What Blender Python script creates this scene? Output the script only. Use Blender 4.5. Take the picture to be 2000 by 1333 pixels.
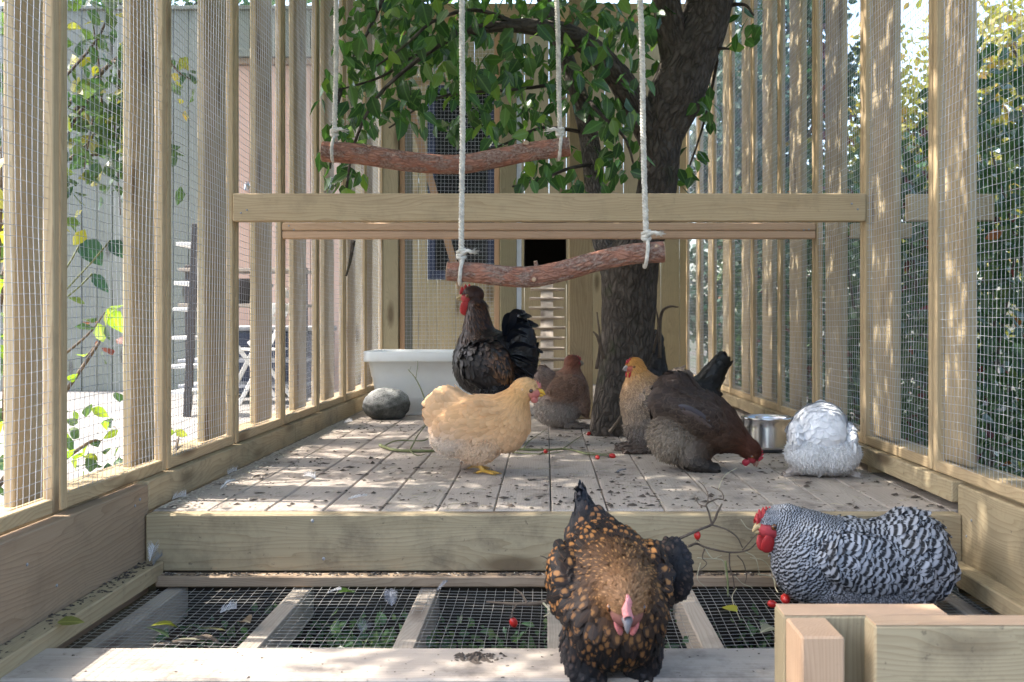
import bpy, math, random
import numpy as np
from mathutils import Vector, Matrix, Quaternion, Euler

random.seed(7)
RNG = np.random.default_rng(11)
SC = bpy.context.scene
COL = SC.collection
for o in list(bpy.data.objects):
    bpy.data.objects.remove(o)

# ------------------------------------------------------------------ camera
F = 1950.0          # focal length in photo pixels (photo 2000 wide)
H = 0.485           # camera height above the deck
cam_d = bpy.data.cameras.new('camera')
cam_d.sensor_width = 36.0
cam_d.lens = 36.0 * F / 2000.0
cam_d.shift_x = -67.0 / 2000.0
cam_d.shift_y = -33.5 / 2000.0
cam_d.clip_start = 0.05
cam_d.clip_end = 500
cam_d.dof.use_dof = True
cam_d.dof.focus_distance = 3.2
cam_d.dof.aperture_fstop = 9.0
cam = bpy.data.objects.new('camera', cam_d)
COL.objects.link(cam)
cam.location = (0, 0, H)
cam.rotation_euler = (math.radians(90), 0, 0)
SC.camera = cam

# ------------------------------------------------------------------ light
SUN_EL, SUN_AZ = math.radians(52), math.radians(-86)
SUN_V = Vector((math.sin(SUN_AZ) * math.cos(SUN_EL), math.cos(SUN_AZ) * math.cos(SUN_EL), math.sin(SUN_EL)))
w = bpy.data.worlds.new('World')
SC.world = w
w.use_nodes = True
nt = w.node_tree
nt.nodes.clear()
out = nt.nodes.new('ShaderNodeOutputWorld')
bg = nt.nodes.new('ShaderNodeBackground')
sky = nt.nodes.new('ShaderNodeTexSky')
sky.sky_type = 'NISHITA'
sky.sun_disc = False
sky.sun_elevation = SUN_EL
sky.sun_rotation = SUN_AZ
sky.air_density = 1.0
sky.dust_density = 4.0
sky.ozone_density = 1.0
bg.inputs[1].default_value = 0.15
nt.links.new(sky.outputs[0], bg.inputs[0])
nt.links.new(bg.outputs[0], out.inputs[0])
sun_d = bpy.data.lights.new('sun', 'SUN')
sun_d.energy = 2.0
sun_d.angle = math.radians(0.5)
sun_d.color = (1.0, 0.94, 0.85)
sun = bpy.data.objects.new('sun', sun_d)
COL.objects.link(sun)
sun.rotation_euler = (-SUN_V).to_track_quat('-Z', 'Y').to_euler()
SC.view_settings.view_transform = 'Standard'
SC.view_settings.look = 'None'
SC.view_settings.gamma = 1.0
SC.view_settings.use_curve_mapping = False
SC.view_settings.exposure = 2.4


def at(px, py, Y):
    """point seen at photo pixel (px, py) lying at depth Y"""
    return Vector(((px - 1067) / F * Y, Y, H - (py - 633) / F * Y))


def onz(px, py, z=0.0):
    Y = F * (H - z) / (py - 633)
    return Vector(((px - 1067) / F * Y, Y, z))


# ------------------------------------------------------------------ object helpers
def tag(o, label=None, cat=None, group=None, kind=None):
    if label: o['label'] = label
    if cat: o['category'] = cat
    if group: o['group'] = group
    if kind: o['kind'] = kind
    return o


def thing(name, label, cat, loc=(0, 0, 0), rotz=0.0, group=None):
    o = bpy.data.objects.new(name, None)
    COL.objects.link(o)
    o.empty_display_size = 0.05
    o.location = loc
    o.rotation_euler = (0, 0, rotz)
    return tag(o, label, cat, group)


def link(name, mesh, parent=None, loc=None, rot=None):
    o = bpy.data.objects.new(name, mesh)
    COL.objects.link(o)
    if parent is not None: o.parent = parent
    if loc is not None: o.location = loc
    if rot is not None:
        if isinstance(rot, Quaternion):
            o.rotation_mode = 'QUATERNION'
            o.rotation_quaternion = rot
        else:
            o.rotation_euler = rot
    return o


class MB:
    def __init__(s):
        s.v = []; s.q = []; s.t = []; s.n = 0; s.c = []; s.f = []

    def add(s, v, q=None, t=None, c=None, f=None):
        v = np.asarray(v, float).reshape(-1, 3)
        s.v.append(v)
        if q is not None and len(q): s.q.append(np.asarray(q, int).reshape(-1, 4) + s.n)
        if t is not None and len(t): s.t.append(np.asarray(t, int).reshape(-1, 3) + s.n)
        if c is not None:
            c = np.asarray(c, float)
            if c.ndim == 1: c = np.tile(c, (len(v), 1))
            s.c.append(c)
        if f is not None: s.f.append(np.asarray(f, float))
        s.n += len(v)
        return s

    def mesh(s, name, mat, smooth=True, c2=None):
        me = bpy.data.meshes.new(name)
        v = np.concatenate(s.v)
        q = np.concatenate(s.q) if s.q else np.zeros((0, 4), int)
        t = np.concatenate(s.t) if s.t else np.zeros((0, 3), int)
        me.vertices.add(len(v))
        me.vertices.foreach_set('co', v.astype(np.float32).ravel())
        nl = len(q) * 4 + len(t) * 3
        me.loops.add(nl)
        me.loops.foreach_set('vertex_index', np.concatenate([q.ravel(), t.ravel()]).astype(np.int32))
        me.polygons.add(len(q) + len(t))
        st = np.concatenate([np.arange(len(q)) * 4, len(q) * 4 + np.arange(len(t)) * 3])
        me.polygons.foreach_set('loop_start', st.astype(np.int32))
        me.polygons.foreach_set('use_smooth', np.full(len(q) + len(t), smooth))
        me.update(calc_edges=True)
        me.validate()
        if s.c:
            c = np.concatenate(s.c)
            a = me.color_attributes.new('Col', 'FLOAT_COLOR', 'POINT')
            a.data.foreach_set('color', np.c_[c[:, :3], np.ones(len(c))].astype(np.float32).ravel())
        if s.f:
            f = np.concatenate(s.f)
            a = me.attributes.new('fuv', 'FLOAT_VECTOR', 'POINT')
            a.data.foreach_set('vector', f.astype(np.float32).ravel())
        if c2 is not None:
            a = me.color_attributes.new('Col2', 'FLOAT_COLOR', 'POINT')
            a.data.foreach_set('color', np.c_[c2[:, :3], np.ones(len(c2))].astype(np.float32).ravel())
        if mat: me.materials.append(mat)
        return me

    def obj(s, name, mat, parent=None, loc=None, rot=None, smooth=True):
        return link(name, s.mesh(name, mat, smooth), parent, loc, rot)


def frames(P):
    P = np.asarray(P, float)
    T = np.gradient(P, axis=0)
    T /= np.linalg.norm(T, axis=1)[:, None] + 1e-12
    n = np.cross(T[0], [0.31, 0.17, 0.93])
    if np.linalg.norm(n) < 1e-3: n = np.cross(T[0], [1, 0, 0])
    N = np.zeros_like(P)
    for i in range(len(P)):
        n = n - T[i] * np.dot(n, T[i])
        n /= np.linalg.norm(n) + 1e-12
        N[i] = n
    return T, N, np.cross(T, N)


def tube(P, R, sides=8, caps=True, rough=0.0, flat=1.0, seed=0):
    """verts, quads, tris of a tube along P with radii R"""
    P = np.asarray(P, float)
    R = np.full(len(P), R) if np.isscalar(R) else np.asarray(R, float)
    T, N, B = frames(P)
    a = np.linspace(0, 2 * math.pi, sides, endpoint=False)
    rr = R[:, None] * np.ones((1, sides))
    if rough:
        g = np.random.default_rng(seed + 5)
        rr = rr * (1 + rough * g.standard_normal(rr.shape))
    V = P[:, None, :] + rr[:, :, None] * (np.cos(a)[None, :, None] * N[:, None, :] + flat * np.sin(a)[None, :, None] * B[:, None, :])
    n = len(P)
    V = V.reshape(-1, 3)
    i = np.arange(n - 1)[:, None] * sides
    j = np.arange(sides)[None, :]
    j2 = (j + 1) % sides
    Q = np.stack([i + j, i + j2, i + sides + j2, i + sides + j], -1).reshape(-1, 4)
    t = []
    if caps:
        V = np.vstack([V, P[:1], P[-1:]])
        c0, c1 = n * sides, n * sides + 1
        for k in range(sides):
            k2 = (k + 1) % sides
            t.append((c0, k2, k)); t.append((c1, (n - 1) * sides + k, (n - 1) * sides + k2))
    return V, Q, t


def spline(P, n):
    """Catmull-Rom resample"""
    P = np.asarray(P, float)
    Q = np.vstack([2 * P[0] - P[1], P, 2 * P[-1] - P[-2]])
    u = np.linspace(0, len(P) - 1 - 1e-6, n)
    k = u.astype(int); t = (u - k)[:, None]
    a, b, c, d = Q[k], Q[k + 1], Q[k + 2], Q[k + 3]
    return 0.5 * (2 * b + (c - a) * t + (2 * a - 5 * b + 4 * c - d) * t ** 2 + (3 * b - a - 3 * c + d) * t ** 3)


def lathe(prof, n=40):
    prof = np.asarray(prof, float)
    a = np.linspace(0, 2 * math.pi, n, endpoint=False)
    V = np.stack([prof[:, 0, None] * np.cos(a), prof[:, 0, None] * np.sin(a), prof[:, 1, None] + 0 * a], -1).reshape(-1, 3)
    i = np.arange(len(prof) - 1)[:, None] * n
    j = np.arange(n)[None]; j2 = (j + 1) % n
    return V, np.stack([i + j, i + j2, i + n + j2, i + n + j], -1).reshape(-1, 4)


def ellipsoid(c, r, seg=16, ring=10):
    th = np.linspace(0.02, math.pi - 0.02, ring)
    prof = np.c_[np.sin(th), -np.cos(th)]
    V, Q = lathe(prof, seg)
    return V * np.asarray(r) + np.asarray(c), Q


def cham_box(sx, sy, sz, b):
    """chamfered box centred on the origin: 24 verts"""
    h = np.array([sx, sy, sz]) / 2
    b = min(b, h.min() * 0.8)
    V = []; idx = {}
    for x in (-1, 1):
        for y in (-1, 1):
            for z in (-1, 1):
                for ax in range(3):
                    p = h * (x, y, z)
                    for k in range(3):
                        if k != ax: p[k] -= b * (x, y, z)[k]
                    idx[(x, y, z, ax)] = len(V)
                    V.append(p)
    Q = []; T = []
    for ax in range(3):
        o = [k for k in range(3) if k != ax]
        for s in (-1, 1):
            def g(u, v):
                c = [0, 0, 0]; c[ax] = s; c[o[0]] = u; c[o[1]] = v
                return idx[(*c, ax)]
            q = [g(-1, -1), g(1, -1), g(1, 1), g(-1, 1)]
            Q.append(q)
        for u in (-1, 1):
            for v in (-1, 1):
                def e(s, a):
                    c = [0, 0, 0]; c[ax] = s; c[o[0]] = u; c[o[1]] = v
                    return idx[(*c, a)]
                Q.append([e(-1, o[0]), e(1, o[0]), e(1, o[1]), e(-1, o[1])])
    for x in (-1, 1):
        for y in (-1, 1):
            for z in (-1, 1):
                T.append([idx[(x, y, z, a)] for a in range(3)])
    V = np.array(V)
    # orient outward
    def fix(fs):
        r = []
        for f in fs:
            p = V[f]
            n = np.cross(p[1] - p[0], p[2] - p[0])
            r.append(list(f) if np.dot(n, p.mean(0)) > 0 else list(f)[::-1])
        return r
    return V, fix(Q), fix(T)


_boxes = {}


def box_mesh(name, dims, mat, b=0.0025):
    key = (name, tuple(round(d, 4) for d in dims), mat.name, b)
    if key not in _boxes:
        V, Q, T = cham_box(*dims, b)
        _boxes[key] = MB().add(V, Q, T).mesh(name, mat, smooth=False)
    return _boxes[key]


def box(name, lo, hi, axis, mat, parent=None, b=0.0025, tilt=None):
    """box between world corners; its grain (local x) runs along axis"""
    lo = np.array(lo, float); hi = np.array(hi, float)
    s = hi - lo; c = (hi + lo) / 2
    if axis == 'x': d, r = (s[0], s[1], s[2]), Euler((0, 0, 0))
    elif axis == 'y': d, r = (s[1], s[0], s[2]), Euler((0, 0, math.pi / 2))
    else: d, r = (s[2], s[1], s[0]), Euler((0, -math.pi / 2, 0))
    q = r.to_quaternion()
    if tilt: q = Euler(tilt).to_quaternion() @ q
    o = link(name, box_mesh(name, d, mat, b), parent, None, q)
    c = Vector(c)
    if parent is not None and parent.parent is not None:
        c = c - parent.location - parent.parent.location
    elif parent is not None:
        c = c - parent.location
    o.location = c
    return o


def bar(name, p0, p1, wd, th, mat, parent=None, b=0.002, up=(0, 1, 0)):
    """board from p0 to p1; width wd, thickness th measured along up"""
    p0 = Vector(p0); p1 = Vector(p1)
    d = (p1 - p0); L = d.length; d.normalize()
    u = Vector(up); u = (u - d * u.dot(d)).normalized()
    s = u.cross(d)
    m = Matrix((d, s, u)).transposed()
    o = link(name, box_mesh(name, (L, wd, th), mat, b), parent, None, m.to_quaternion())
    o.location = (p0 + p1) / 2 - (parent.location if parent else Vector())
    return o


# ------------------------------------------------------------------ materials
class NT:
    def __init__(s, name):
        s.m = bpy.data.materials.new(name)
        s.m.use_nodes = True
        s.t = s.m.node_tree
        s.t.nodes.clear()
        s.out = s.n('ShaderNodeOutputMaterial')
        s.b = s.n('ShaderNodeBsdfPrincipled')
        s.t.links.new(s.b.outputs[0], s.out.inputs[0])

    def n(s, typ, **kw):
        nd = s.t.nodes.new(typ)
        for k, v in kw.items(): setattr(nd, k, v)
        return nd

    def l(s, a, b): s.t.links.new(a, b)

    def setin(s, sock, v):
        if isinstance(v, bpy.types.NodeSocket): s.l(v, sock)
        elif isinstance(v, (tuple, list)) and len(v) == 3 and sock.type == 'RGBA': sock.default_value = (*v, 1)
        else: sock.default_value = v

    def math(s, op, a, b=0.0, c=0.0, clamp=False):
        nd = s.n('ShaderNodeMath', operation=op, use_clamp=clamp)
        for i, v in enumerate((a, b, c)): s.setin(nd.inputs[i], v)
        return nd.outputs[0]

    def vmath(s, op, a, b=(0, 0, 0)):
        nd = s.n('ShaderNodeVectorMath', operation=op)
        s.setin(nd.inputs[0], a)
        if op == 'SCALE': s.setin(nd.inputs['Scale'], b)
        else: s.setin(nd.inputs[1], b)
        return nd.outputs[0]

    def noise(s, vec, scale, detail=4, rough=0.55, dist=0.0):
        nd = s.n('ShaderNodeTexNoise')
        s.l(vec, nd.inputs['Vector'])
        nd.inputs['Scale'].default_value = scale
        nd.inputs['Detail'].default_value = detail
        nd.inputs['Roughness'].default_value = rough
        nd.inputs['Distortion'].default_value = dist
        return nd.outputs[0]

    def voro(s, vec, scale, feature='F1', out=0):
        nd = s.n('ShaderNodeTexVoronoi', feature=feature)
        s.l(vec, nd.inputs['Vector'])
        nd.inputs['Scale'].default_value = scale
        return nd.outputs[out]

    def mix(s, fac, a, b, blend='MIX'):
        nd = s.n('ShaderNodeMix', data_type='RGBA', blend_type=blend)
        s.setin(nd.inputs[0], fac); s.setin(nd.inputs[6], a); s.setin(nd.inputs[7], b)
        return nd.outputs[2]

    def ramp(s, fac, lo, hi, a=0.0, b=1.0):
        nd = s.n('ShaderNodeMapRange', clamp=True)
        s.setin(nd.inputs[0], fac)
        for i, v in enumerate((lo, hi, a, b)): nd.inputs[i + 1].default_value = v
        return nd.outputs[0]

    def mapping(s, vec, scale=(1, 1, 1), loc=(0, 0, 0)):
        nd = s.n('ShaderNodeMapping')
        s.l(vec, nd.inputs[0])
        nd.inputs['Scale'].default_value = scale
        nd.inputs['Location'].default_value = loc
        return nd.outputs[0]

    def objco(s, rnd=True):
        tc = s.n('ShaderNodeTexCoord')
        v = tc.outputs['Object']
        if rnd:
            oi = s.n('ShaderNodeObjectInfo')
            v = s.vmath('ADD', v, s.vmath('SCALE', s.comb(oi.outputs['Random'], oi.outputs['Random'], oi.outputs['Random']), 23.7))
        return v

    def comb(s, x, y, z):
        nd = s.n('ShaderNodeCombineXYZ')
        for i, v in enumerate((x, y, z)): s.setin(nd.inputs[i], v)
        return nd.outputs[0]

    def rnd(s): return s.n('ShaderNodeObjectInfo').outputs['Random']

    def bump(s, h, strength=0.3, dist=0.002):
        nd = s.n('ShaderNodeBump')
        s.l(h, nd.inputs['Height'])
        nd.inputs['Strength'].default_value = strength
        nd.inputs['Distance'].default_value = dist
        s.l(nd.outputs[0], s.b.inputs['Normal'])

    def base(s, c): s.setin(s.b.inputs['Base Color'], c)
    def rough(s, v): s.setin(s.b.inputs['Roughness'], v)
    def spec(s, v): s.b.inputs['Specular IOR Level'].default_value = v


def wood(name, c1, c2, c3, dirt=0.3, knots=1.0, grain=1.0, dirtcol=(0.07, 0.055, 0.045), rough=0.75, green=0.25):
    """sawn softwood: growth rings stretched along local x, knots, pores, dirt"""
    k = NT(name)
    p = k.objco()
    # knots: sparse cells, stretched along the board
    kc = k.mapping(p, (2.6, 9.0, 9.0))
    kd = k.voro(kc, 1.0)
    kr = k.voro(kc, 1.0, out=1)
    sep = k.n('ShaderNodeSeparateColor'); k.l(kr, sep.inputs[0])
    has = k.math('GREATER_THAN', sep.outputs[0], 0.58)
    knot = k.math('MULTIPLY', k.ramp(kd, 0.10, 0.27, 1, 0), has)
    swirl = k.math('MULTIPLY', k.ramp(kd, 0.0, 0.6, 1, 0), has)
    # growth rings
    warp = k.noise(k.mapping(p, (1.3, 7, 7)), 1.0, 3)
    sx = k.n('ShaderNodeSeparateXYZ'); k.l(p, sx.inputs[0])
    ring = k.math('ADD', k.math('MULTIPLY', sx.outputs[1], 120.0), k.math('MULTIPLY', sx.outputs[2], 95.0))
    ring = k.math('ADD', ring, k.math('MULTIPLY', warp, 13.0))
    ring = k.math('ADD', ring, k.math('MULTIPLY', swirl, 5.0))
    saw = k.math('FRACT', ring)
    lines = k.math('POWER', saw, 3.0)
    fine = k.noise(k.mapping(p, (5, 220, 220)), 1.0, 3)
    mid = k.noise(k.mapping(p, (0.9, 14, 14)), 1.0, 4)
    big = k.noise(p, 1.6, 3)
    col = k.mix(k.ramp(mid, 0.3, 0.7), c1, c2)
    col = k.mix(k.math('MULTIPLY', k.ramp(big, 0.4, 0.7), green), col, (c1[0] * 0.86, c1[1] * 0.98, c1[2] * 0.86))
    col = k.mix(k.math('MULTIPLY', lines, 0.62 * grain), col, c3)
    col = k.mix(k.math('MULTIPLY', k.ramp(fine, 0.5, 0.75), 0.35 * grain), col, c3)
    col = k.mix(k.math('MULTIPLY', knot, 1.0 * knots, clamp=True), col, (c3[0] * 0.35, c3[1] * 0.3, c3[2] * 0.28))
    rv = k.rnd()
    col = k.mix(0.28, col, k.mix(rv, (c1[0] * 0.72, c1[1] * 0.70, c1[2] * 0.62), (c1[0] * 1.08, c1[1] * 1.0, c1[2] * 0.96)))
    st = k.noise(k.mapping(p, (1.2, 8, 8), (5, 2, 9)), 1.0, 5, 0.65)
    col = k.mix(k.math('MULTIPLY', k.ramp(st, 0.58, 0.72), 0.30), col, (c3[0] * 0.8, c3[1] * 0.8, c3[2] * 0.85))
    dn = k.noise(p, 7.0, 6, 0.7)
    dn2 = k.noise(k.mapping(p, (1, 1, 1), (3, 1, 7)), 60.0, 3, 0.6)
    dm = k.math('MULTIPLY', k.ramp(dn, 0.5, 0.75), dirt)
    dm = k.math('ADD', dm, k.math('MULTIPLY', k.ramp(dn2, 0.66, 0.74), dirt * 0.8), clamp=True)
    col = k.mix(dm, col, dirtcol)
    k.base(col)
    k.rough(rough); k.spec(0.25)
    h = k.math('ADD', k.math('MULTIPLY', lines, 0.5), fine)
    k.bump(h, 0.35, 0.0012)
    return k.m


M = {}
M['post'] = wood('pale_treated_wood', (0.53, 0.41, 0.255), (0.45, 0.34, 0.205), (0.27, 0.175, 0.09), 0.26, knots=1.2, green=0.2)
M['board'] = wood('sawn_board_wood', (0.52, 0.43, 0.285), (0.45, 0.365, 0.24), (0.29, 0.215, 0.13), 0.14, knots=1.2, green=0.1)
M['beam'] = wood('beam_wood', (0.45, 0.365, 0.235), (0.365, 0.295, 0.186), (0.21, 0.15, 0.082), 0.62, knots=1.2, green=0.2)
M['brown'] = wood('brown_beam_wood', (0.36, 0.27, 0.19), (0.30, 0.22, 0.15), (0.18, 0.12, 0.075), 0.3)
M['deck'] = wood('worn_deck_wood', (0.50, 0.44, 0.385), (0.40, 0.35, 0.305), (0.25, 0.21, 0.18), 0.95, knots=0.4, grain=0.7,
                 dirtcol=(0.15, 0.125, 0.105), rough=0.7, green=0.0)
M['olive'] = wood('olive_board_wood', (0.37, 0.32, 0.21), (0.31, 0.27, 0.175), (0.18, 0.145, 0.085), 0.2)
M['pink'] = wood('fresh_sawn_wood', (0.62, 0.42, 0.28), (0.56, 0.37, 0.24), (0.44, 0.26, 0.15), 0.12, knots=0.5)
M['greywood'] = wood('grey_green_board', (0.25, 0.265, 0.235), (0.21, 0.23, 0.20), (0.13, 0.14, 0.12), 0.15)
M['peach'] = wood('peach_board', (0.66, 0.46, 0.37), (0.60, 0.41, 0.33), (0.47, 0.30, 0.23), 0.08)
M['slat'] = wood('weathered_slat_wood', (0.42, 0.37, 0.315), (0.35, 0.305, 0.26), (0.20, 0.165, 0.135), 0.4)
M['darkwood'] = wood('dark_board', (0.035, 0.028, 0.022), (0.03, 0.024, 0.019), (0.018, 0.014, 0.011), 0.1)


def plain(name, c, rough=0.6, metal=0.0, spec=0.5, var=0.15, scale=12.0, bump=0.0):
    k = NT(name)
    p = k.objco()
    n = k.noise(p, scale, 5)
    k.base(k.mix(k.ramp(n, 0.3, 0.7), tuple(x * (1 - var) for x in c), tuple(min(1, x * (1 + var)) for x in c)))
    k.rough(rough); k.b.inputs['Metallic'].default_value = metal; k.spec(spec)
    if bump: k.bump(n, bump, 0.004)
    return k.m


M['wire'] = plain('galvanised_wire', (0.50, 0.52, 0.56), 0.42, 0.55)
M['floorwire'] = plain('dull_floor_wire', (0.36, 0.345, 0.32), 0.55, 0.3)
M['rope'] = plain('cotton_rope', (0.66, 0.62, 0.55), 0.95, var=0.28, scale=55, bump=0.5)
M['steel'] = plain('brushed_steel', (0.70, 0.71, 0.73), 0.22, 1.0, var=0.06, scale=6)
M['rubber'] = plain('black_rubber', (0.02, 0.02, 0.022), 0.7)
M['navy'] = plain('navy_paint', (0.012, 0.022, 0.055), 0.6)
M['whitepaint'] = plain('white_paint', (0.70, 0.70, 0.68), 0.5, var=0.05)
M['galv'] = plain('pale_metal', (0.60, 0.64, 0.70), 0.45, 0.2)
M['greymetal'] = plain('grey_metal', (0.33, 0.34, 0.36), 0.5, 0.3)
M['charcoal'] = plain('charcoal_paint', (0.05, 0.042, 0.04), 0.5)
M['hip'] = plain('rose_hip_skin', (0.50, 0.025, 0.02), 0.3, var=0.2, scale=60)
M['twig_g'] = plain('green_twig', (0.15, 0.17, 0.07), 0.7, var=0.3, scale=20)
M['twig_b'] = plain('brown_twig', (0.12, 0.09, 0.065), 0.8, var=0.35, scale=30)
M['twig_p'] = plain('pale_twig', (0.42, 0.38, 0.26), 0.8, var=0.2, scale=30)
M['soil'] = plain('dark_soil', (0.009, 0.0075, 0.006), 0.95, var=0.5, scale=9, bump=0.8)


def m_glass():
    k = NT('dark_window_glass')
    k.base((0.012, 0.014, 0.016)); k.rough(0.12); k.spec(0.35)
    return k.m
M['glass'] = m_glass()


def m_patio():
    k = NT('concrete_patio')
    p = k.objco(False)
    a = k.noise(p, 3, 6); b = k.noise(p, 60, 3)
    c = k.mix(k.ramp(a, 0.35, 0.7), (0.25, 0.24, 0.225), (0.17, 0.165, 0.16))
    c = k.mix(k.math('MULTIPLY', k.ramp(b, 0.55, 0.7), 0.5), c, (0.24, 0.21, 0.18))
    k.base(c); k.rough(0.85); k.bump(b, 0.3, 0.003)
    return k.m
M['patio'] = m_patio()


def m_tub():
    k = NT('milky_plastic')
    p = k.objco(False)
    n = k.noise(p, 14, 5)
    k.base(k.mix(k.ramp(n, 0.5, 0.72), (0.84, 0.87, 0.86), (0.81, 0.83, 0.81)))
    k.rough(0.35)
    k.b.inputs['Subsurface Weight'].default_value = 0.25
    k.b.inputs['Subsurface Radius'].default_value = (0.03, 0.03, 0.03)
    return k.m
M['tub'] = m_tub()


def m_rock():
    k = NT('granite_rock')
    p = k.objco(False)
    a = k.noise(p, 16, 6, 0.7); b = k.noise(p, 140, 3, 0.7)
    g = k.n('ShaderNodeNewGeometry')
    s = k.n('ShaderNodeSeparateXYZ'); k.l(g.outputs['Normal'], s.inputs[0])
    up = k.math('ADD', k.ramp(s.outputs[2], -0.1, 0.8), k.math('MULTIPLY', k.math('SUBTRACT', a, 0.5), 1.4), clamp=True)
    c = k.mix(up, (0.040, 0.044, 0.038), (0.42, 0.42, 0.39))        # upward faces paler: lichen tone that also paints in the lit top
    c = k.mix(k.math('MULTIPLY', k.ramp(b, 0.5, 0.62), 0.7), c, (0.07, 0.07, 0.065))
    k.base(c); k.rough(0.9); k.bump(k.math('ADD', a, b), 0.6, 0.006)
    return k.m
M['rock'] = m_rock()


def m_bark(name, c1, c2, c3, sx=3.0, sc=26.0, moss=0.0, flake=None, bmp=(0.9, 0.010)):
    """bark; plates stretched along the vector stored in fuv (length, around)"""
    k = NT(name)
    at_ = k.n('ShaderNodeAttribute', attribute_name='fuv')
    tc = k.n('ShaderNodeTexCoord')
    p = tc.outputs['Object']
    d = k.vmath('ADD', at_.outputs['Vector'], k.vmath('SCALE', k.n_vec(p, 14.0), 0.045))
    um = k.mapping(d, (sc * 0.33, sc, sc))
    cr = k.voro(um, 1.0, 'DISTANCE_TO_EDGE')
    cc = k.voro(um, 1.0, out=1)
    sep = k.n('ShaderNodeSeparateColor'); k.l(cc, sep.inputs[0])
    n1 = k.noise(p, 12, 6, 0.65); n2 = k.noise(p, 90, 4, 0.7)
    col = k.mix(k.ramp(n1, 0.3, 0.7), c1, c2)
    col = k.mix(k.math('MULTIPLY', sep.outputs[0], 0.5), col, (c2[0] * 1.5, c2[1] * 1.45, c2[2] * 1.4))
    col = k.mix(k.math('MULTIPLY', k.ramp(cr, 0.0, 0.30, 0.75, 0), k.ramp(k.noise(p, 22, 4), 0.3, 0.6)), col, c3)
    if flake: col = k.mix(k.ramp(k.noise(k.mapping(at_.outputs['Vector'], (14, 40, 40)), 1.0, 4), 0.46, 0.54), col, k.mix(k.ramp(n2, 0.35, 0.65), flake, c3))
    col = k.mix(k.math('MULTIPLY', k.ramp(n2, 0.55, 0.7), 0.4), col, c3)
    if moss:
        col = k.mix(k.math('MULTIPLY', k.ramp(k.noise(p, 5, 4), 0.58, 0.7), moss), col, (0.06, 0.075, 0.03))
    k.base(col); k.rough(0.9); k.spec(0.2)
    h = k.math('ADD', k.math('MULTIPLY', k.ramp(cr, 0.0, 0.25), 1.0), k.math('MULTIPLY', n2, 0.6))
    k.bump(h, *bmp)
    return k.m


def _nvec(k, p, scale):
    nd = k.n('ShaderNodeTexNoise'); k.l(p, nd.inputs['Vector']); nd.inputs['Scale'].default_value = scale
    return k.vmath('SUBTRACT', nd.outputs[1], (0.5, 0.5, 0.5))
NT.n_vec = _nvec
M['bark'] = m_bark('pear_bark', (0.066, 0.055, 0.047), (0.115, 0.098, 0.083), (0.030, 0.024, 0.020), sc=48, moss=0.6)
M['bark2'] = m_bark('grey_limb_bark', (0.10, 0.088, 0.078), (0.16, 0.145, 0.13), (0.05, 0.04, 0.035), sc=80)
M['pine'] = m_bark('flaky_pine_bark', (0.43, 0.165, 0.10), (0.37, 0.205, 0.15), (0.19, 0.085, 0.06), sc=85, flake=(0.40, 0.29, 0.235), bmp=(0.8, 0.005))
M['pineend'] = plain('sawn_branch_end', (0.50, 0.34, 0.22), 0.8, scale=60)


def m_leaf(name, c1, c2, c3, trans=0.35, rough=0.38, redness=0.0, attr=True):
    k = NT(name)
    rv = k.rnd()
    if attr:
        a = k.n('ShaderNodeAttribute', attribute_name='Col')
        s = k.n('ShaderNodeSeparateColor'); k.l(a.outputs[0], s.inputs[0])
        v = k.math('FRACT', k.math('ADD', s.outputs[0], k.math('MULTIPLY', rv, 3.17)))
        v2 = k.math('FRACT', k.math('ADD', s.outputs[1], k.math('MULTIPLY', rv, 7.31)))
    else:
        v, v2 = rv, k.math('FRACT', k.math('MULTIPLY', rv, 7.31))
    f = k.n('ShaderNodeAttribute', attribute_name='fuv')
    sf = k.n('ShaderNodeSeparateXYZ'); k.l(f.outputs['Vector'], sf.inputs[0])
    rib = k.ramp(k.math('ABSOLUTE', sf.outputs[1]), 0.02, 0.10, 1, 0)
    vein = k.math('FRACT', k.math('ADD', k.math('MULTIPLY', sf.outputs[0], 7), k.math('MULTIPLY', k.math('ABSOLUTE', sf.outputs[1]), -2.2)))
    vein = k.ramp(k.math('ABSOLUTE', k.math('SUBTRACT', vein, 0.5)), 0.0, 0.09, 1, 0)
    c = k.mix(v, c1, c2)
    c = k.mix(k.ramp(v2, 0.82, 0.95), c, c3)
    vv = k.math('MAXIMUM', rib, k.math('MULTIPLY', vein, 0.35))
    c = k.mix(k.math('MULTIPLY', vv, 0.35), c, tuple(min(1, x * 2.2 + 0.02) for x in c2))
    k.base(c); k.rough(rough); k.spec(0.5)
    k.bump(vein, 0.25, 0.001)
    tr = k.n('ShaderNodeBsdfTranslucent')
    k.l(k.mix(0.5, c, k.mix(1.0, c, (1.6, 1.9, 0.7), 'MULTIPLY')), tr.inputs[0])
    mx = k.n('ShaderNodeMixShader'); mx.inputs[0].default_value = trans
    k.l(k.b.outputs[0], mx.inputs[1]); k.l(tr.outputs[0], mx.inputs[2])
    k.l(mx.outputs[0], k.out.inputs[0])
    return k.m


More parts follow.
